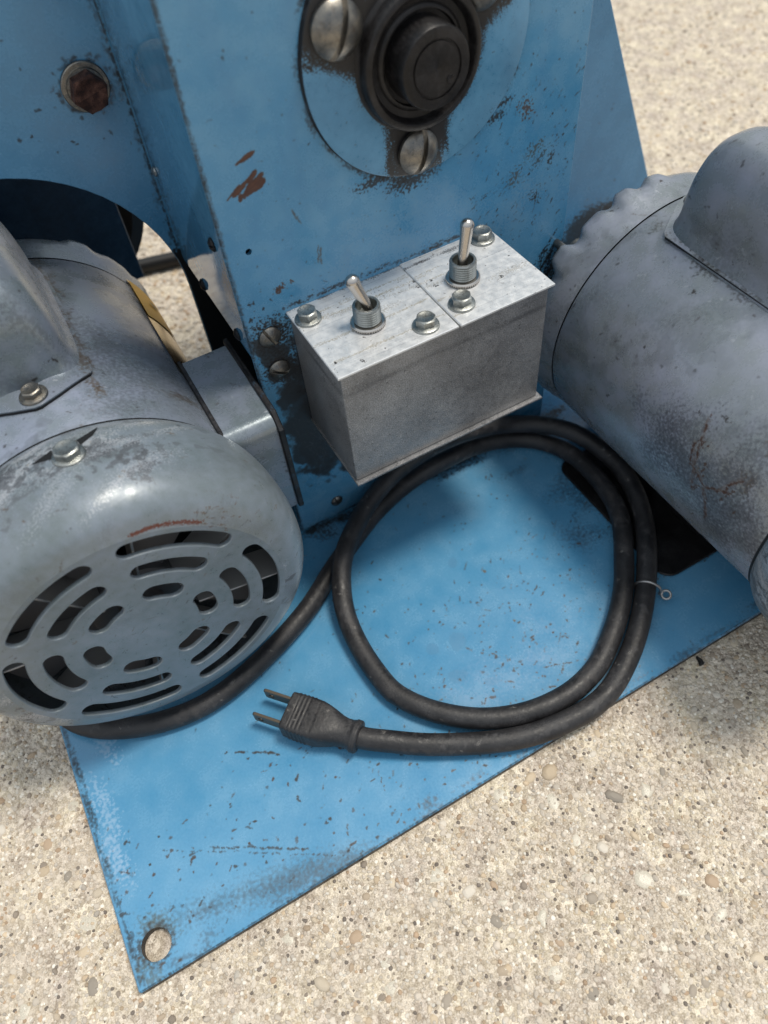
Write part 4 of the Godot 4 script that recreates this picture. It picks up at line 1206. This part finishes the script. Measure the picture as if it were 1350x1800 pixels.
# ==================================================================== a motor
func motor(machine: Node3D, O: Vector3, shell_m, cover_m, dark_m, which: String, Ls := 0.146) -> void:
	# local frame: z along the axis towards the fan end, y up, origin where cover and shell meet
	var xf := at(O)
	var st := begin()
	lathe(st, [Vector2(0.0668, 0.0006), Vector2(0.0676, 0.0), Vector2(0.0680, -0.0008), Vector2(0.0680, 0.001 - Ls), Vector2(0.0676, 0.0002 - Ls), Vector2(0.066, -Ls)], 96, Transform3D(), 50)
	var shell := part("electric_motor", st, shell_m, machine, xf)
	shell.set_meta("label", "grey electric motor with a slotted fan cover, left of the column" if which == "left" else "grey electric motor with rust scratches, right of the switch box")
	# fan cover: the drawn shoulder, then the slotted face
	st = begin()
	var prof := smooth2([Vector2(0.0672, -0.0006), Vector2(0.0692, 0.0006), Vector2(0.0736, 0.0090), Vector2(0.0756, 0.0210), Vector2(0.0757, 0.0340), Vector2(0.0736, 0.0440), Vector2(0.0684, 0.0512), Vector2(0.0600, 0.0540)], 5)
	lathe(st, prof, 120, Transform3D(), 60)
	var sf := begin()
	slotted_face(sf, 0.0540)
	part("fan_cover", [st, sf], [M.crown, cover_m], shell, xf)
	st = begin()
	lathe(st, [Vector2(0.0681, -0.0016), Vector2(0.06835, -0.0014), Vector2(0.06835, -0.0004), Vector2(0.0675, 0.0002)], 96)
	part("cover_seam", st, M.dark, shell, xf)
	# fan behind the slots
	st = begin()
	lathe(st, [Vector2(0.0215, 0.030), Vector2(0.0215, 0.0385), Vector2(0.0205, 0.0395), Vector2(0.010, 0.0395), Vector2(0.0085, 0.043), Vector2(0.0, 0.043)], 40)
	var be := begin()
	for k in 8:
		# a sheet petal with its trailing edge folded up into a thin blade
		var bb := Basis(Vector3.BACK, TAU * k / 8 + 0.30)
		var petal := PackedVector2Array()
		for q in 9: petal.append(Vector2.from_angle(lerpf(-0.26, 0.20, q / 8.0)) * 0.0605)
		for q in 5: petal.append(Vector2.from_angle(lerpf(0.33, -0.33, q / 4.0)) * 0.0195)
		extrude(st, petal, -0.0005, 0.0005, 0.0, Transform3D(bb * Basis(Vector3.RIGHT, -0.10), Vector3(0, 0, 0.0345)))
		var eb := bb * Basis(Vector3.BACK, 0.285)
		box(be, Vector3(0.022, -0.0005, 0.0325), Vector3(0.0595, 0.0005, 0.0485), 0.0002, Transform3D(eb, Vector3.ZERO))
	part("fan", [st, be], [dark_m, M.blade], shell, xf)
	st = begin()
	lathe(st, [Vector2(0.0665, 0.002), Vector2(0.03, 0.006), Vector2(0.0, 0.008)], 40)
	part("inner_shield", st, M.dark, shell, xf)
	# end bell at the drive end with its scalloped rim
	st = begin()
	bell(st, 0.45 if which == "left" else 1.0)
	part("end_bell", st, shell_m, shell, at(O + Vector3(0, 0, 0.146 - Ls)))
	st = begin()
	lathe(st, [Vector2(0.0079, -0.19), Vector2(0.0079, -0.2), Vector2(0.0076, -0.222 if which == "left" else -0.215), Vector2(0.0, -0.222 if which == "left" else -0.215)], 24)
	part("motor_shaft", st, M.screw, shell, xf)
	capacitor(shell, shell_m, xf, minf(Ls - 0.002, 0.144))
	# cover bolts and a through-bolt end
	for a in [90.0, 180.0, 270.0]:
		var b2: float = a - (3.5 if a == 90.0 else 0.0)
		var d := Vector3(cos(deg_to_rad(b2)), sin(deg_to_rad(b2)), 0)
		var n := (d + Vector3(0, 0, -0.06)).normalized()
		part("cover_bolt", hex_head(0.0088, 0.0046, 0.0062), M.bolt, shell, at(O + d * 0.0751 + Vector3(0, 0, 0.0200), along(n, 0.4)))
		if a == 90.0 and which == "left":
			st = begin()   # the dark mounting notch that shows on both sides of the head
			for tri_ in [[Vector2(-0.0135, 0.0160), Vector2(-0.0050, 0.0130), Vector2(-0.0050, 0.0185)], [Vector2(0.0045, 0.0125), Vector2(0.0135, 0.0075), Vector2(0.0105, 0.0125)], [Vector2(0.0045, 0.0125), Vector2(0.0105, 0.0125), Vector2(0.0052, 0.0165)]]:
				var cor := []
				for q in tri_:
					var rr := lerpf(0.0736, 0.0757, clampf((q.y - 0.009) / 0.012, -0.6, 1.0)) + 0.0004
					cor.append(Vector3(sin(q.x / rr + 0.06) * rr, cos(q.x / rr + 0.06) * rr, q.y))
				tri(st, cor[0], cor[1], cor[2], Vector3.UP, Vector3.UP, Vector3.UP)
				tri(st, cor[0] - Vector3(0, 0.0006, 0), cor[1] - Vector3(0, 0.0006, 0), cor[2] - Vector3(0, 0.0006, 0), Vector3.DOWN, Vector3.DOWN, Vector3.DOWN)
			part("cover_notch", st, M.dark, shell, xf)
	if which == "left":
		left_fittings(shell, O)
	else:
		right_fittings(shell, O)

func slotted_face(st: SurfaceTool, zf: float) -> void:
	var F := Vector3.BACK
	# centre disc
	for k in 72:
		var a0 := TAU * k / 72
		var a1 := TAU * (k + 1) / 72
		tri(st, Vector3(0, 0, zf), Vector3(cos(a0), sin(a0), 0) * 0.0155 + F * zf, Vector3(cos(a1), sin(a1), 0) * 0.0155 + F * zf, F, F, F)
	var bands := [[0.0155, 0.0320, 0.0243, 0.0041, 10.0], [0.0320, 0.0466, 0.0394, 0.0038, 17.0], [0.0466, 0.0600, 0.0534, 0.0039, 20.5]]
	for b in bands:
		var ra: float = b[0]
		var rb: float = b[1]
		var rm: float = b[2]
		var hw: float = b[3]
		var al := deg_to_rad(b[4])
		for s in 6:
			var tc := deg_to_rad(60.0 * s + 1.0)
			var T := deg_to_rad(30.0)
			var tip := hw / rm
			# outline of the slot: list of [point, outward normal]
			var outer := []
			var inner := []
			var N := 14
			var hw2 := hw + 0.0004
			var pt := func(r: float, t: float) -> Vector2: return Vector2(cos(tc + t), sin(tc + t)) * r
			var outline := []   # [centre-line point, normal]
			for k in N + 1:   # outer side, from +al to -al
				var t := al - 2.0 * al * k / N
				outline.append([pt.call(rm, t), Vector2(cos(tc + t), sin(tc + t))])
			for k in range(1, 9):   # cap at -al
				var e := Vector2(cos(tc - al), sin(tc - al))
				var tang := Vector2(sin(tc - al), -cos(tc - al))
				var w := PI * k / 9
				outline.append([pt.call(rm, -al), e * cos(w) + tang * sin(w)])
			for k in N + 1:
				var t := -al + 2.0 * al * k / N
				outline.append([pt.call(rm, t), -Vector2(cos(tc + t), sin(tc + t))])
			for k in range(1, 9):
				var e := -Vector2(cos(tc + al), sin(tc + al))
				var tang := Vector2(-sin(tc + al), cos(tc + al))
				var w := PI * k / 9
				outline.append([pt.call(rm, al), e * cos(w) + tang * sin(w)])
			var n := outline.size()
			for k in n:
				var q0 = outline[k]
				var q1 = outline[(k + 1) % n]
				var lv := [[hw2, zf, 0.9], [hw + 0.00008, zf - 0.00022, 0.6], [hw, zf - 0.0006, 0.0], [hw, zf - 0.0019, 0.0]]
				for l in 3:
					var p0: Vector2 = q0[0] + q0[1] * lv[l][0]
					var p1: Vector2 = q1[0] + q1[1] * lv[l][0]
					var p2: Vector2 = q1[0] + q1[1] * lv[l + 1][0]
					var p3: Vector2 = q0[0] + q0[1] * lv[l + 1][0]
					var n0 := Vector3(-q0[1].x, -q0[1].y, lv[l][2]).normalized()
					var n1 := Vector3(-q1[1].x, -q1[1].y, lv[l][2]).normalized()
					var n2 := Vector3(-q1[1].x, -q1[1].y, lv[l + 1][2]).normalized()
					var n3 := Vector3(-q0[1].x, -q0[1].y, lv[l + 1][2]).normalized()
					quad(st, Vector3(p0.x, p0.y, lv[l][1]), Vector3(p1.x, p1.y, lv[l][1]), Vector3(p2.x, p2.y, lv[l + 1][1]), Vector3(p3.x, p3.y, lv[l + 1][1]), n0, n1, n2, n3)
			# the sheet around it: outer and inner half
			var K := 16
			for half in [1.0, -1.0]:
				var poly := PackedVector2Array()
				var rx: float = rb if half > 0 else ra
				for k in K + 1: poly.append(pt.call(rx, -T + 2.0 * T * k / K))
				var tipo := al + hw2 / rm
				for k in 5: poly.append(pt.call(rm, T - (T - tipo) * k / 5.0))
				# +al cap quarter, arc, -al cap quarter
				for k in 5:
					var w := PI / 2 * k / 4.0
					var e: Vector2 = Vector2(cos(tc + al), sin(tc + al)) * half
					var tang := Vector2(-sin(tc + al), cos(tc + al))
					poly.append(pt.call(rm, al) + (tang * cos(w) + e * sin(w)) * hw2)
				for k in range(1, N):
					poly.append(pt.call(rm + half * hw2, al - 2.0 * al * k / N))
				for k in 5:
					var w := PI / 2 * (1.0 - k / 4.0)
					var e: Vector2 = Vector2(cos(tc - al), sin(tc - al)) * half
					var tang := Vector2(sin(tc - al), -cos(tc - al))
					poly.append(pt.call(rm, -al) + (tang * cos(w) + e * sin(w)) * hw2)
				for k in range(1, 6): poly.append(pt.call(rm, -tipo - (T - tipo) * k / 5.0))
				for kk in poly.size(): poly[kk] = poly[kk] * 1000.0
				var idx := Geometry2D.triangulate_polygon(poly)
				for kk in range(0, idx.size(), 3):
					var a: Vector2 = poly[idx[kk]] / 1000.0
					var bq: Vector2 = poly[idx[kk + 1]] / 1000.0
					var c: Vector2 = poly[idx[kk + 2]] / 1000.0
					tri(st, Vector3(a.x, a.y, zf), Vector3(bq.x, bq.y, zf), Vector3(c.x, c.y, zf), F, F, F)

func bell(st: SurfaceTool, amp: float) -> void:
	# smooth casting with a few flat pads round its rim and four through-bolt bosses
	var rows := []
	var n := 300
	for lv in [[0.0679, -0.1464, 0.0], [0.0680, -0.1472, 0.0], [0.0682, -0.1485, 0.0], [0.0686, -0.1510, 0.0], [0.0691, -0.1540, 0.06], [0.0696, -0.1568, 0.3], [0.0700, -0.1600, 0.85], [0.0694, -0.1630, 1.0], [0.0680, -0.1655, 1.0], [0.0650, -0.1672, 0.8], [0.0605, -0.1682, 0.2], [0.0560, -0.1710, 0.0], [0.0350, -0.184, 0.0], [0.0200, -0.192, 0.0], [0.0079, -0.193, 0.0]]:
		var row := PackedVector3Array()
		for k in n:
			var a := TAU * k / n
			var up := 0.0
			for q in 4:
				for pad in [[91.0, 4.4, 0.75], [106.0, 4.6, 0.9], [122.0, 6.4, 0.7], [140.0, 5.5, 1.3]]:
					var da := absf(rad_to_deg(angle_difference(a, deg_to_rad(pad[0] + 90.0 * q))))
					up = maxf(up, pad[2] * (1.0 - smoothstep(pad[1] - 2.6, pad[1] + 2.0, da)))
			var r: float = lv[0] + lv[2] * (0.0017 * up - 0.0004) * amp
			var z: float = lv[1] - lv[2] * 0.0038 * up * amp
			row.append(Vector3(r * cos(a), r * sin(a), z))
		rows.append(row)
	surface(st, rows)

func capacitor(shell: Node3D, m, xf: Transform3D, far: float) -> void:
	# saddle flange lying on the shell, pointed at both ends
	var st := begin()
	var z0 := -0.0190
	var z1 := -far
	var rows := []
	var lo := []
	var N := 60
	for i in N + 1:
		var t := float(i) / N
		var z := lerpf(z0, z1, t)
		var e := minf(z0 - z, z - z1)
		var line := lerpf(0.0035, 0.0258, clampf(e / 0.0140, 0.0, 2.0)) if e > 0.0 else 0.0035
		var kk := 0.0022   # rounded corner: smooth minimum of the slanted end and the straight side
		var hh := clampf(0.5 + 0.5 * (0.0248 - line) / kk, 0.0, 1.0)
		var hw := lerpf(0.0248, line, hh) - kk * hh * (1.0 - hh)
		if e < 0.0025: hw = maxf(0.0012, hw * sqrt(clampf(e / 0.0025, 0.05, 1.0)))
		var row := PackedVector3Array()
		var row2 := PackedVector3Array()
		for j in 17:
			var s := (float(j) / 16 * 2.0 - 1.0)
			var th := PI / 2 - s * hw / 0.0685
			row.append(Vector3(cos(th) * 0.0699, sin(th) * 0.0699, z))
		rows.append(row)
	surface(st, rows, false, Vector3.UP)
	# the turned-down rim
	var rim := []
	for i in rows.size(): rim.append(rows[i][0])
	for j in range(1, 17): rim.append(rows[-1][j])
	for i in range(rows.size() - 2, -1, -1): rim.append(rows[i][16])
	for j in range(15, 0, -1): rim.append(rows[0][j])
	var rs := begin()
	for i in rim.size():
		var a: Vector3 = rim[i]
		var b: Vector3 = rim[(i + 1) % rim.size()]
		if a.distance_to(b) < 1e-7: continue
		var ra := Vector3(a.x, a.y, 0).normalized()
		var nn := (b - a).cross(ra).normalized()
		if nn.dot(a - Vector3(0, 0.069, (z0 + z1) / 2)) < 0: nn = -nn
		flat_quad(st, a, b, b - ra * 0.0006, a - ra * 0.0006, nn)
		flat_quad(rs, a - ra * 0.0006, b - ra * 0.0006, b - ra * 0.0020, a - ra * 0.0020, nn)
	# the loaf-shaped cap
	var dome := []
	var hwid := 0.0208
	var zc := -0.0845 if far > 0.14 else -0.0805
	var hl := 0.0490 if far > 0.14 else 0.0455
	var H := 0.0515
	var NS := 44
	for i in NS + 1:
		var s := sin((float(i) / NS * 2.0 - 1.0) * PI / 2)
		var k := pow(maxf(0.0, 1.0 - pow(absf(s), 4.5)), 1.0 / 3.4)
		var kw := pow(maxf(0.0, 1.0 - pow(absf(s), 6.0)), 1.0 / 5.5)
		var row := PackedVector3Array()
		for j in 41:
			var u := float(j) / 40 * PI
			var c := cos(u)
			var x := hwid * kw * signf(c) * pow(absf(c), 2.0 / 2.9)
			var y := H * lerpf(k, kw, 0.4) * pow(maxf(0.0, sin(u)), 2.0 / 2.6)
			var flare := 0.0042 * pow(maxf(0.0, 1.0 - y / 0.013), 2.2)
			row.append(Vector3(x + signf(c) * flare * kw, 0.0625 + y, zc + s * (hl + flare)))
		dome.append(row)
	surface(st, dome, false, Vector3.UP) if false else dome_surface(st, dome)
	part("capacitor_cover", [st, rs], [m, M.dark], shell, xf)
	for z in [-0.0262, -0.1372] if far > 0.14 else [-0.0262]:
		part("cover_screw", hex_head(0.0072, 0.0042, 0.0058), M.screw, shell, Transform3D(xf.basis * face_y() * Basis(Vector3.BACK, 0.5), xf * Vector3(0, 0.0698, z)))

func dome_surface(st: SurfaceTool, rows: Array) -> void:
	var nr := rows.size()
	var nc: int = rows[0].size()
	var mid := Vector3(0, 0.07, -0.0813)
	var norms := []
	for i in nr:
		var l := PackedVector3Array()
		for j in nc:
			var a: Vector3 = rows[i][mini(j + 1, nc - 1)]
			var b: Vector3 = rows[i][maxi(j - 1, 0)]
			var c: Vector3 = rows[mini(i + 1, nr - 1)][j]
			var d: Vector3 = rows[maxi(i - 1, 0)][j]
			var n := (a - b).cross(c - d)
			if n.length() < 1e-12: n = Vector3(0, 0, rows[i][j].z - mid.z)
			n = n.normalized()
			if n.dot(rows[i][j] - mid) < 0.0: n = -n
			l.append(n)
		norms.append(l)
	for i in nr - 1:
		for j in nc - 1:
			quad(st, rows[i][j], rows[i][j + 1], rows[i + 1][j + 1], rows[i + 1][j], norms[i][j], norms[i][j + 1], norms[i + 1][j + 1], norms[i + 1][j])

func left_fittings(shell: Node3D, O: Vector3) -> void:
	# the foot: folded channel welded to the shell, reaching into the column
	var st := begin()
	var x0 := 0.0315
	var x1 := 0.0555
	var yt := 0.1222
	var zb := -0.2985
	var zf := -0.2385
	# cross-section in (z, y) swept along x, with the folded front edge
	var sec := PackedVector2Array()
	for p in [[zb, yt - 0.0025], [zb, yt], [zf - 0.007, yt]]: sec.append(Vector2(p[0], p[1]))
	for i in range(1, 6):
		var a := PI / 2 - PI / 2 * i / 5.0
		sec.append(Vector2(zf - 0.007, yt - 0.007) + Vector2(cos(a), sin(a)) * 0.007)
	sec.append(Vector2(zf, 0.060))
	sec.append(Vector2(zf - 0.0025, 0.060))
	for i in range(0, 6):
		var a := PI / 2 * i / 5.0
		sec.append(Vector2(zf - 0.007, yt - 0.007) + Vector2(cos(a), sin(a)) * 0.0045)
	# local x -> z, local y -> y, local z -> -x
	var fb := Basis(Vector3(0, 0, 1), Vector3.UP, Vector3(-1, 0, 0))
	extrude(st, sec, -x1, -x0, 0.0003, Transform3D(fb, Vector3.ZERO))
	var foot := part("motor_foot", st, M.motor, shell, at(Vector3.ZERO))
	# thick side plate of the foot and the dark strip where it meets the shell
	st = begin()
	var o2 := PackedVector2Array([Vector2(zb - 0.003, 0.058), Vector2(zf + 0.0018, 0.0595), Vector2(zf + 0.0018, yt - 0.006), Vector2(zf - 0.0045, yt + 0.0016), Vector2(zb - 0.003, yt + 0.0016)])
	extrude(st, o2, -x1 - 0.0026, -x1 + 0.0002, 0.0005, Transform3D(fb, Vector3.ZERO))
	part("foot_plate", st, M.edge, shell, at(Vector3.ZERO))
	st = begin()
	var o3 := PackedVector2Array([Vector2(zb - 0.001, 0.10), Vector2(zf + 0.0008, 0.10), Vector2(zf + 0.0008, yt - 0.006), Vector2(zf - 0.006, yt + 0.0010), Vector2(zb - 0.001, yt + 0.0010)])
	extrude(st, o3, -x0 - 0.0008, -x0 + 0.0012, 0.0004, Transform3D(fb, Vector3.ZERO))
	part("weld_strip", st, M.edge, shell, at(Vector3.ZERO))
	# name plate: a thin sheet bent round the shell, half sprung off, with a yellow sticker
	for q in 2:
		var t0: float = [-22.0, 8.0][q]
		var t1: float = [29.0, 28.6][q]
		var za: float = [-0.050, -0.100][q]
		var zb2: float = [-0.136, -0.1355][q]
		var lift: float = [0.0, 0.0004][q]
		st = begin()
		var rows := []
		for i in 14:
			var row := PackedVector3Array()
			for j in 12:
				var th := deg_to_rad(lerpf(t0, t1, float(i) / 13))
				var s := float(j) / 11
				var r := 0.0686 + lift + 0.0014 * sin(float(i) / 13 * PI) if q == 0 else 0.0690 + 0.0014 * sin((lerpf(8.0, 28.6, float(i) / 13) + 22.0) / 51.0 * PI)
				row.append(Vector3(cos(th) * r, sin(th) * r, lerpf(za, zb2, s)))
			rows.append(row)
		surface(st, rows, false, Vector3.RIGHT)
		var sheet := part(["name_plate", "yellow_sticker"][q], st, [M.plate_tag, M.yellow][q], shell, at(O))
		if q == 1:
			sheet.set_meta("label", "yellow sticker with a black mark at the far end of the name plate")
			st = begin()
			for z in [-0.118]:
				var pr := []
				for c in [[16.0, z], [21.0, z - 0.001], [21.5, z - 0.0035], [16.5, z - 0.0045]]: pr.append(Vector3(cos(deg_to_rad(c[0])), sin(deg_to_rad(c[0])), 0) * 0.0706 + Vector3(0, 0, c[1]))
				flat_quad(st, pr[0], pr[1], pr[2], pr[3], Vector3(0.94, 0.34, 0))
			part("warning_mark", st, M.dark, shell, at(O))

func right_fittings(shell: Node3D, O: Vector3) -> void:
	# black cradle under the motor, bolted to the base plate
	var st := begin()
	var fy := face_y()
	extrude(st, rect(0, 0, 0.125, 0.098, 0.009, 6), 0.0, 0.0018, 0.0006, at(Vector3(0.2150, 0.0002, -0.1270), fy))
	extrude(st, rect(0.2520, 0.0022, 0.3250, 0.0225, 0.003, 3), -0.215, -0.195, 0.0006)
	extrude(st, rect(0.2480, 0.0022, 0.3250, 0.0225, 0.003, 3), -0.160, -0.140, 0.0006)
	part("motor_cradle", st, M.black, shell, at(Vector3.ZERO))
	# stud and nut of a through-bolt at the drive end
	st = begin()
	lathe(st, [Vector2(0.0020, 0.0), Vector2(0.0020, 0.010), Vector2(0.0016, 0.0106), Vector2(0.0, 0.0106)], 16)
	var a := deg_to_rad(137.0)
	part("through_bolt", st, M.screw, shell, at(O + Vector3(cos(a) * 0.0675, sin(a) * 0.0675, -0.166), along(Vector3.FORWARD)))

# ==================================================================== cord, tie, crumbs
const CORD := [Vector3(0.0275, 0.0090, -0.1349), Vector3(0.0315, 0.0089, -0.1302), Vector3(0.0375, 0.0080, -0.1270), Vector3(0.0489, 0.0065, -0.1188), Vector3(0.0619, 0.0059, -0.1107), Vector3(0.0907, 0.0058, -0.0963), Vector3(0.1158, 0.0058, -0.0901), Vector3(0.1420, 0.0058, -0.0899), Vector3(0.1654, 0.0058, -0.0998), Vector3(0.1868, 0.0064, -0.1149), Vector3(0.2081, 0.0076, -0.1357), Vector3(0.2284, 0.0088, -0.1626), Vector3(0.2384, 0.0112, -0.1894), Vector3(0.2379, 0.0135, -0.2137), Vector3(0.2270, 0.0172, -0.2362), Vector3(0.2058, 0.0178, -0.2539), Vector3(0.1748, 0.0265, -0.2578), Vector3(0.1469, 0.0293, -0.2578), Vector3(0.1233, 0.0233, -0.2578), Vector3(0.1021, 0.0180, -0.2516), Vector3(0.0825, 0.0172, -0.2382), Vector3(0.0674, 0.0168, -0.2231), Vector3(0.0598, 0.0140, -0.2105), Vector3(0.0547, 0.0098, -0.1978), Vector3(0.0525, 0.0068, -0.1823), Vector3(0.0529, 0.0058, -0.1606), Vector3(0.0569, 0.0058, -0.1417), Vector3(0.0749, 0.0058, -0.1195), Vector3(0.0973, 0.0058, -0.1058), Vector3(0.1235, 0.0058, -0.1003), Vector3(0.1464, 0.0058, -0.1034), Vector3(0.1635, 0.0058, -0.1121), Vector3(0.1837, 0.0062, -0.1269), Vector3(0.1982, 0.0070, -0.1423), Vector3(0.2200, 0.0076, -0.1737), Vector3(0.2259, 0.0074, -0.2037), Vector3(0.2235, 0.0062, -0.2296), Vector3(0.2098, 0.0058, -0.2490), Vector3(0.1836, 0.0093, -0.2578), Vector3(0.1545, 0.0115, -0.2578), Vector3(0.1281, 0.0071, -0.2578), Vector3(0.1020, 0.0058, -0.2501), Vector3(0.0832, 0.0058, -0.2401), Vector3(0.0622, 0.0058, -0.2279), Vector3(0.0392, 0.0058, -0.2124), Vector3(0.0041, 0.0058, -0.1972), Vector3(-0.0253, 0.0058, -0.1899), Vector3(-0.0503, 0.0058, -0.1919), Vector3(-0.0738, 0.0058, -0.2008), Vector3(-0.0902, 0.0058, -0.2137), Vector3(-0.0989, 0.0058, -0.2320), Vector3(-0.1012, 0.0058, -0.2538)]
const TIE_AT := Vector3(0.2010, 0.0060, -0.1265)
const TIE_X := Vector3(0.6416, 0.0, 0.7670)

func cord() -> void:
	var root := Node3D.new()
	root.name = "power_cord"
	add_child(root)
	root.position = Vector3(0.14, 0.0, -0.18)
	tag(root, "black rubber power cord coiled on the blue base plate, ending in a two-blade plug", "power cord")
	var R := 0.0054
	var pts: Array = CORD
	var path := spline(pts, 0.0022)
	for it in 22:
		var nx := path.duplicate()
		for i in range(1, path.size() - 1): nx[i] = (path[i - 1] + path[i + 1]) * 0.25 + path[i] * 0.5
		path = nx
	var st := begin()
	tube(st, path, R, 18)
	part("cable", st, M.rubber, root, at(Vector3.ZERO))
	# plug: lofted body along its axis
	var rear := Vector3(0.0291, 0.0090, -0.1330)
	var front := Vector3(0.0043, 0.0090, -0.1618)
	var ax := (front - rear).normalized()
	var L := front.distance_to(rear)
	var sideways := ax.cross(Vector3.UP).normalized()
	st = begin()
	# [along, half width, half height, roundness 2 = ellipse .. 8 = box]
	var secs := [[-0.0004, 0.0060, 0.0060, 2.0], [0.0, 0.0076, 0.0074, 2.0], [0.0006, 0.0081, 0.0078, 2.0], [0.0028, 0.0081, 0.0078, 2.0], [0.0034, 0.0076, 0.0074, 2.1], [0.0050, 0.0070, 0.0070, 2.2], [0.0075, 0.0069, 0.0070, 2.3], [0.0105, 0.0074, 0.0073, 2.5], [0.0140, 0.0086, 0.0078, 2.9], [0.0180, 0.0097, 0.0081, 3.6], [0.0215, 0.0102, 0.0081, 5.0], [0.0225, 0.0101, 0.0079, 6.0], [0.0240, 0.0101, 0.0079, 7.0], [0.0310, 0.0100, 0.0076, 8.0], [L - 0.0014, 0.0098, 0.0074, 9.0], [L - 0.0004, 0.0097, 0.0073, 9.0], [L, 0.0093, 0.0069, 9.0]]
	var rows := []
	var prev = null
	for s in secs:
		var subs := [s] if prev == null else []
		if prev != null:
			var nn := maxi(1, int((s[0] - prev[0]) / 0.0004))
			for k in range(1, nn + 1):
				var t := float(k) / nn
				subs.append([lerpf(prev[0], s[0], t), lerpf(prev[1], s[1], t), lerpf(prev[2], s[2], t), lerpf(prev[3], s[3], t)])
		for q in subs:
			var row := PackedVector3Array()
			for k in 48:
				var a := TAU * k / 48
				var ex: float = 2.0 / q[3]
				var c := cos(a)
				var sn := sin(a)
				var rib := 0.0
				var rib2 := 0.0
				if q[0] > 0.0262 and q[0] < L - 0.004 and absf(c) <= 0.45: rib2 = 0.00024 * (0.5 + 0.5 * sin(q[0] / 0.0021 * TAU))
				if q[0] > 0.0255 and q[0] < L - 0.003 and absf(c) > 0.45: rib = 0.00042 * (0.5 + 0.5 * sin(q[0] / 0.0021 * TAU))
				row.append(rear + ax * q[0] + sideways * (signf(c) * pow(absf(c), ex) * (q[1] + rib)) + Vector3.UP * (signf(sn) * pow(absf(sn), ex) * (q[2] - (0.0 if absf(c) > 0.9 else rib * 0.55 if absf(c) > 0.45 else rib2))))
			rows.append(row)
		prev = s
	surface(st, rows)
	fan_cap(st, rows[0], -ax)
	fan_cap(st, rows[-1], ax)
	var plug := part("plug", st, M.rubber, root, at(Vector3.ZERO))
	for s in [-1.0, 1.0]:
		st = begin()
		# local x along the blade, y up, z across it
		var bl := PackedVector2Array([Vector2(-0.002, -0.0041), Vector2(0.0150, -0.0041), Vector2(0.0158, -0.0034), Vector2(0.0158, 0.0034), Vector2(0.0150, 0.0041), Vector2(-0.002, 0.0041)])
		extrude(st, bl, -0.00075, 0.00075, 0.0002, Transform3D(), [circle(Vector2(0.0118, 0.0), 0.0016, 18)])
		part("blade", st, M.prong, plug, at(front + sideways * s * 0.0064 + Vector3(0, 0.0002, 0), Basis(ax, Vector3.UP, ax.cross(Vector3.UP).normalized())))
	# wire tie round the right side of the coil
	st = begin()
	var c0: Vector3 = TIE_AT
	var dx: Vector3 = TIE_X
	var wire := []
	for k in 13:
		var a := deg_to_rad(200.0 - 215.0 * k / 12.0)
		wire.append(c0 + dx * cos(a) * 0.0068 + Vector3.UP * (sin(a) * 0.0068 + 0.0))
	var side := Vector3.UP.cross(dx)
	var e: Vector3 = wire[-1] + dx * 0.0010
	for k in 17:
		var a2 := PI - TAU * 0.97 * k / 16.0
		wire.append(e + dx * (0.0023 + cos(a2) * 0.0023) + side * (sin(a2) * 0.0021) + Vector3.UP * (0.0012 - 0.0004 * k / 16.0 + sin(a2) * 0.0008))
	tube(st, spline(wire, 0.0007), 0.00075, 10)
	tag(part("wire_tie", st, M.wire, self, at(Vector3.ZERO)), "small grey wire tie with a looped end, round the right side of the coiled cord", "wire tie")

func debris() -> void:
	var st := begin()
	var rows := []
	var r2 := RandomNumberGenerator.new()
	r2.seed = 9
	for i in 6:
		var row := PackedVector3Array()
		var t := i / 5.0
		for k in 8:
			var a := TAU * k / 8
			var rr := 0.0016 * sin(lerpf(0.35, PI - 0.3, t)) * r2.randf_range(0.6, 1.2)
			row.append(Vector3(lerpf(-0.0026, 0.0026, t), cos(a) * rr + 0.0016, sin(a) * rr + 0.001 * sin(t * 5)))
		rows.append(row)
	surface(st, rows)
	fan_cap(st, rows[0], Vector3.LEFT)
	fan_cap(st, rows[-1], Vector3.RIGHT)
	tag(part("rubber_crumb", st, M.dark, self, at(Vector3(0.1998, GY + 0.0006, -0.0830), Basis(Vector3.UP, 0.9))), "small ragged black crumb on the concrete at the plate's front edge", "crumb")
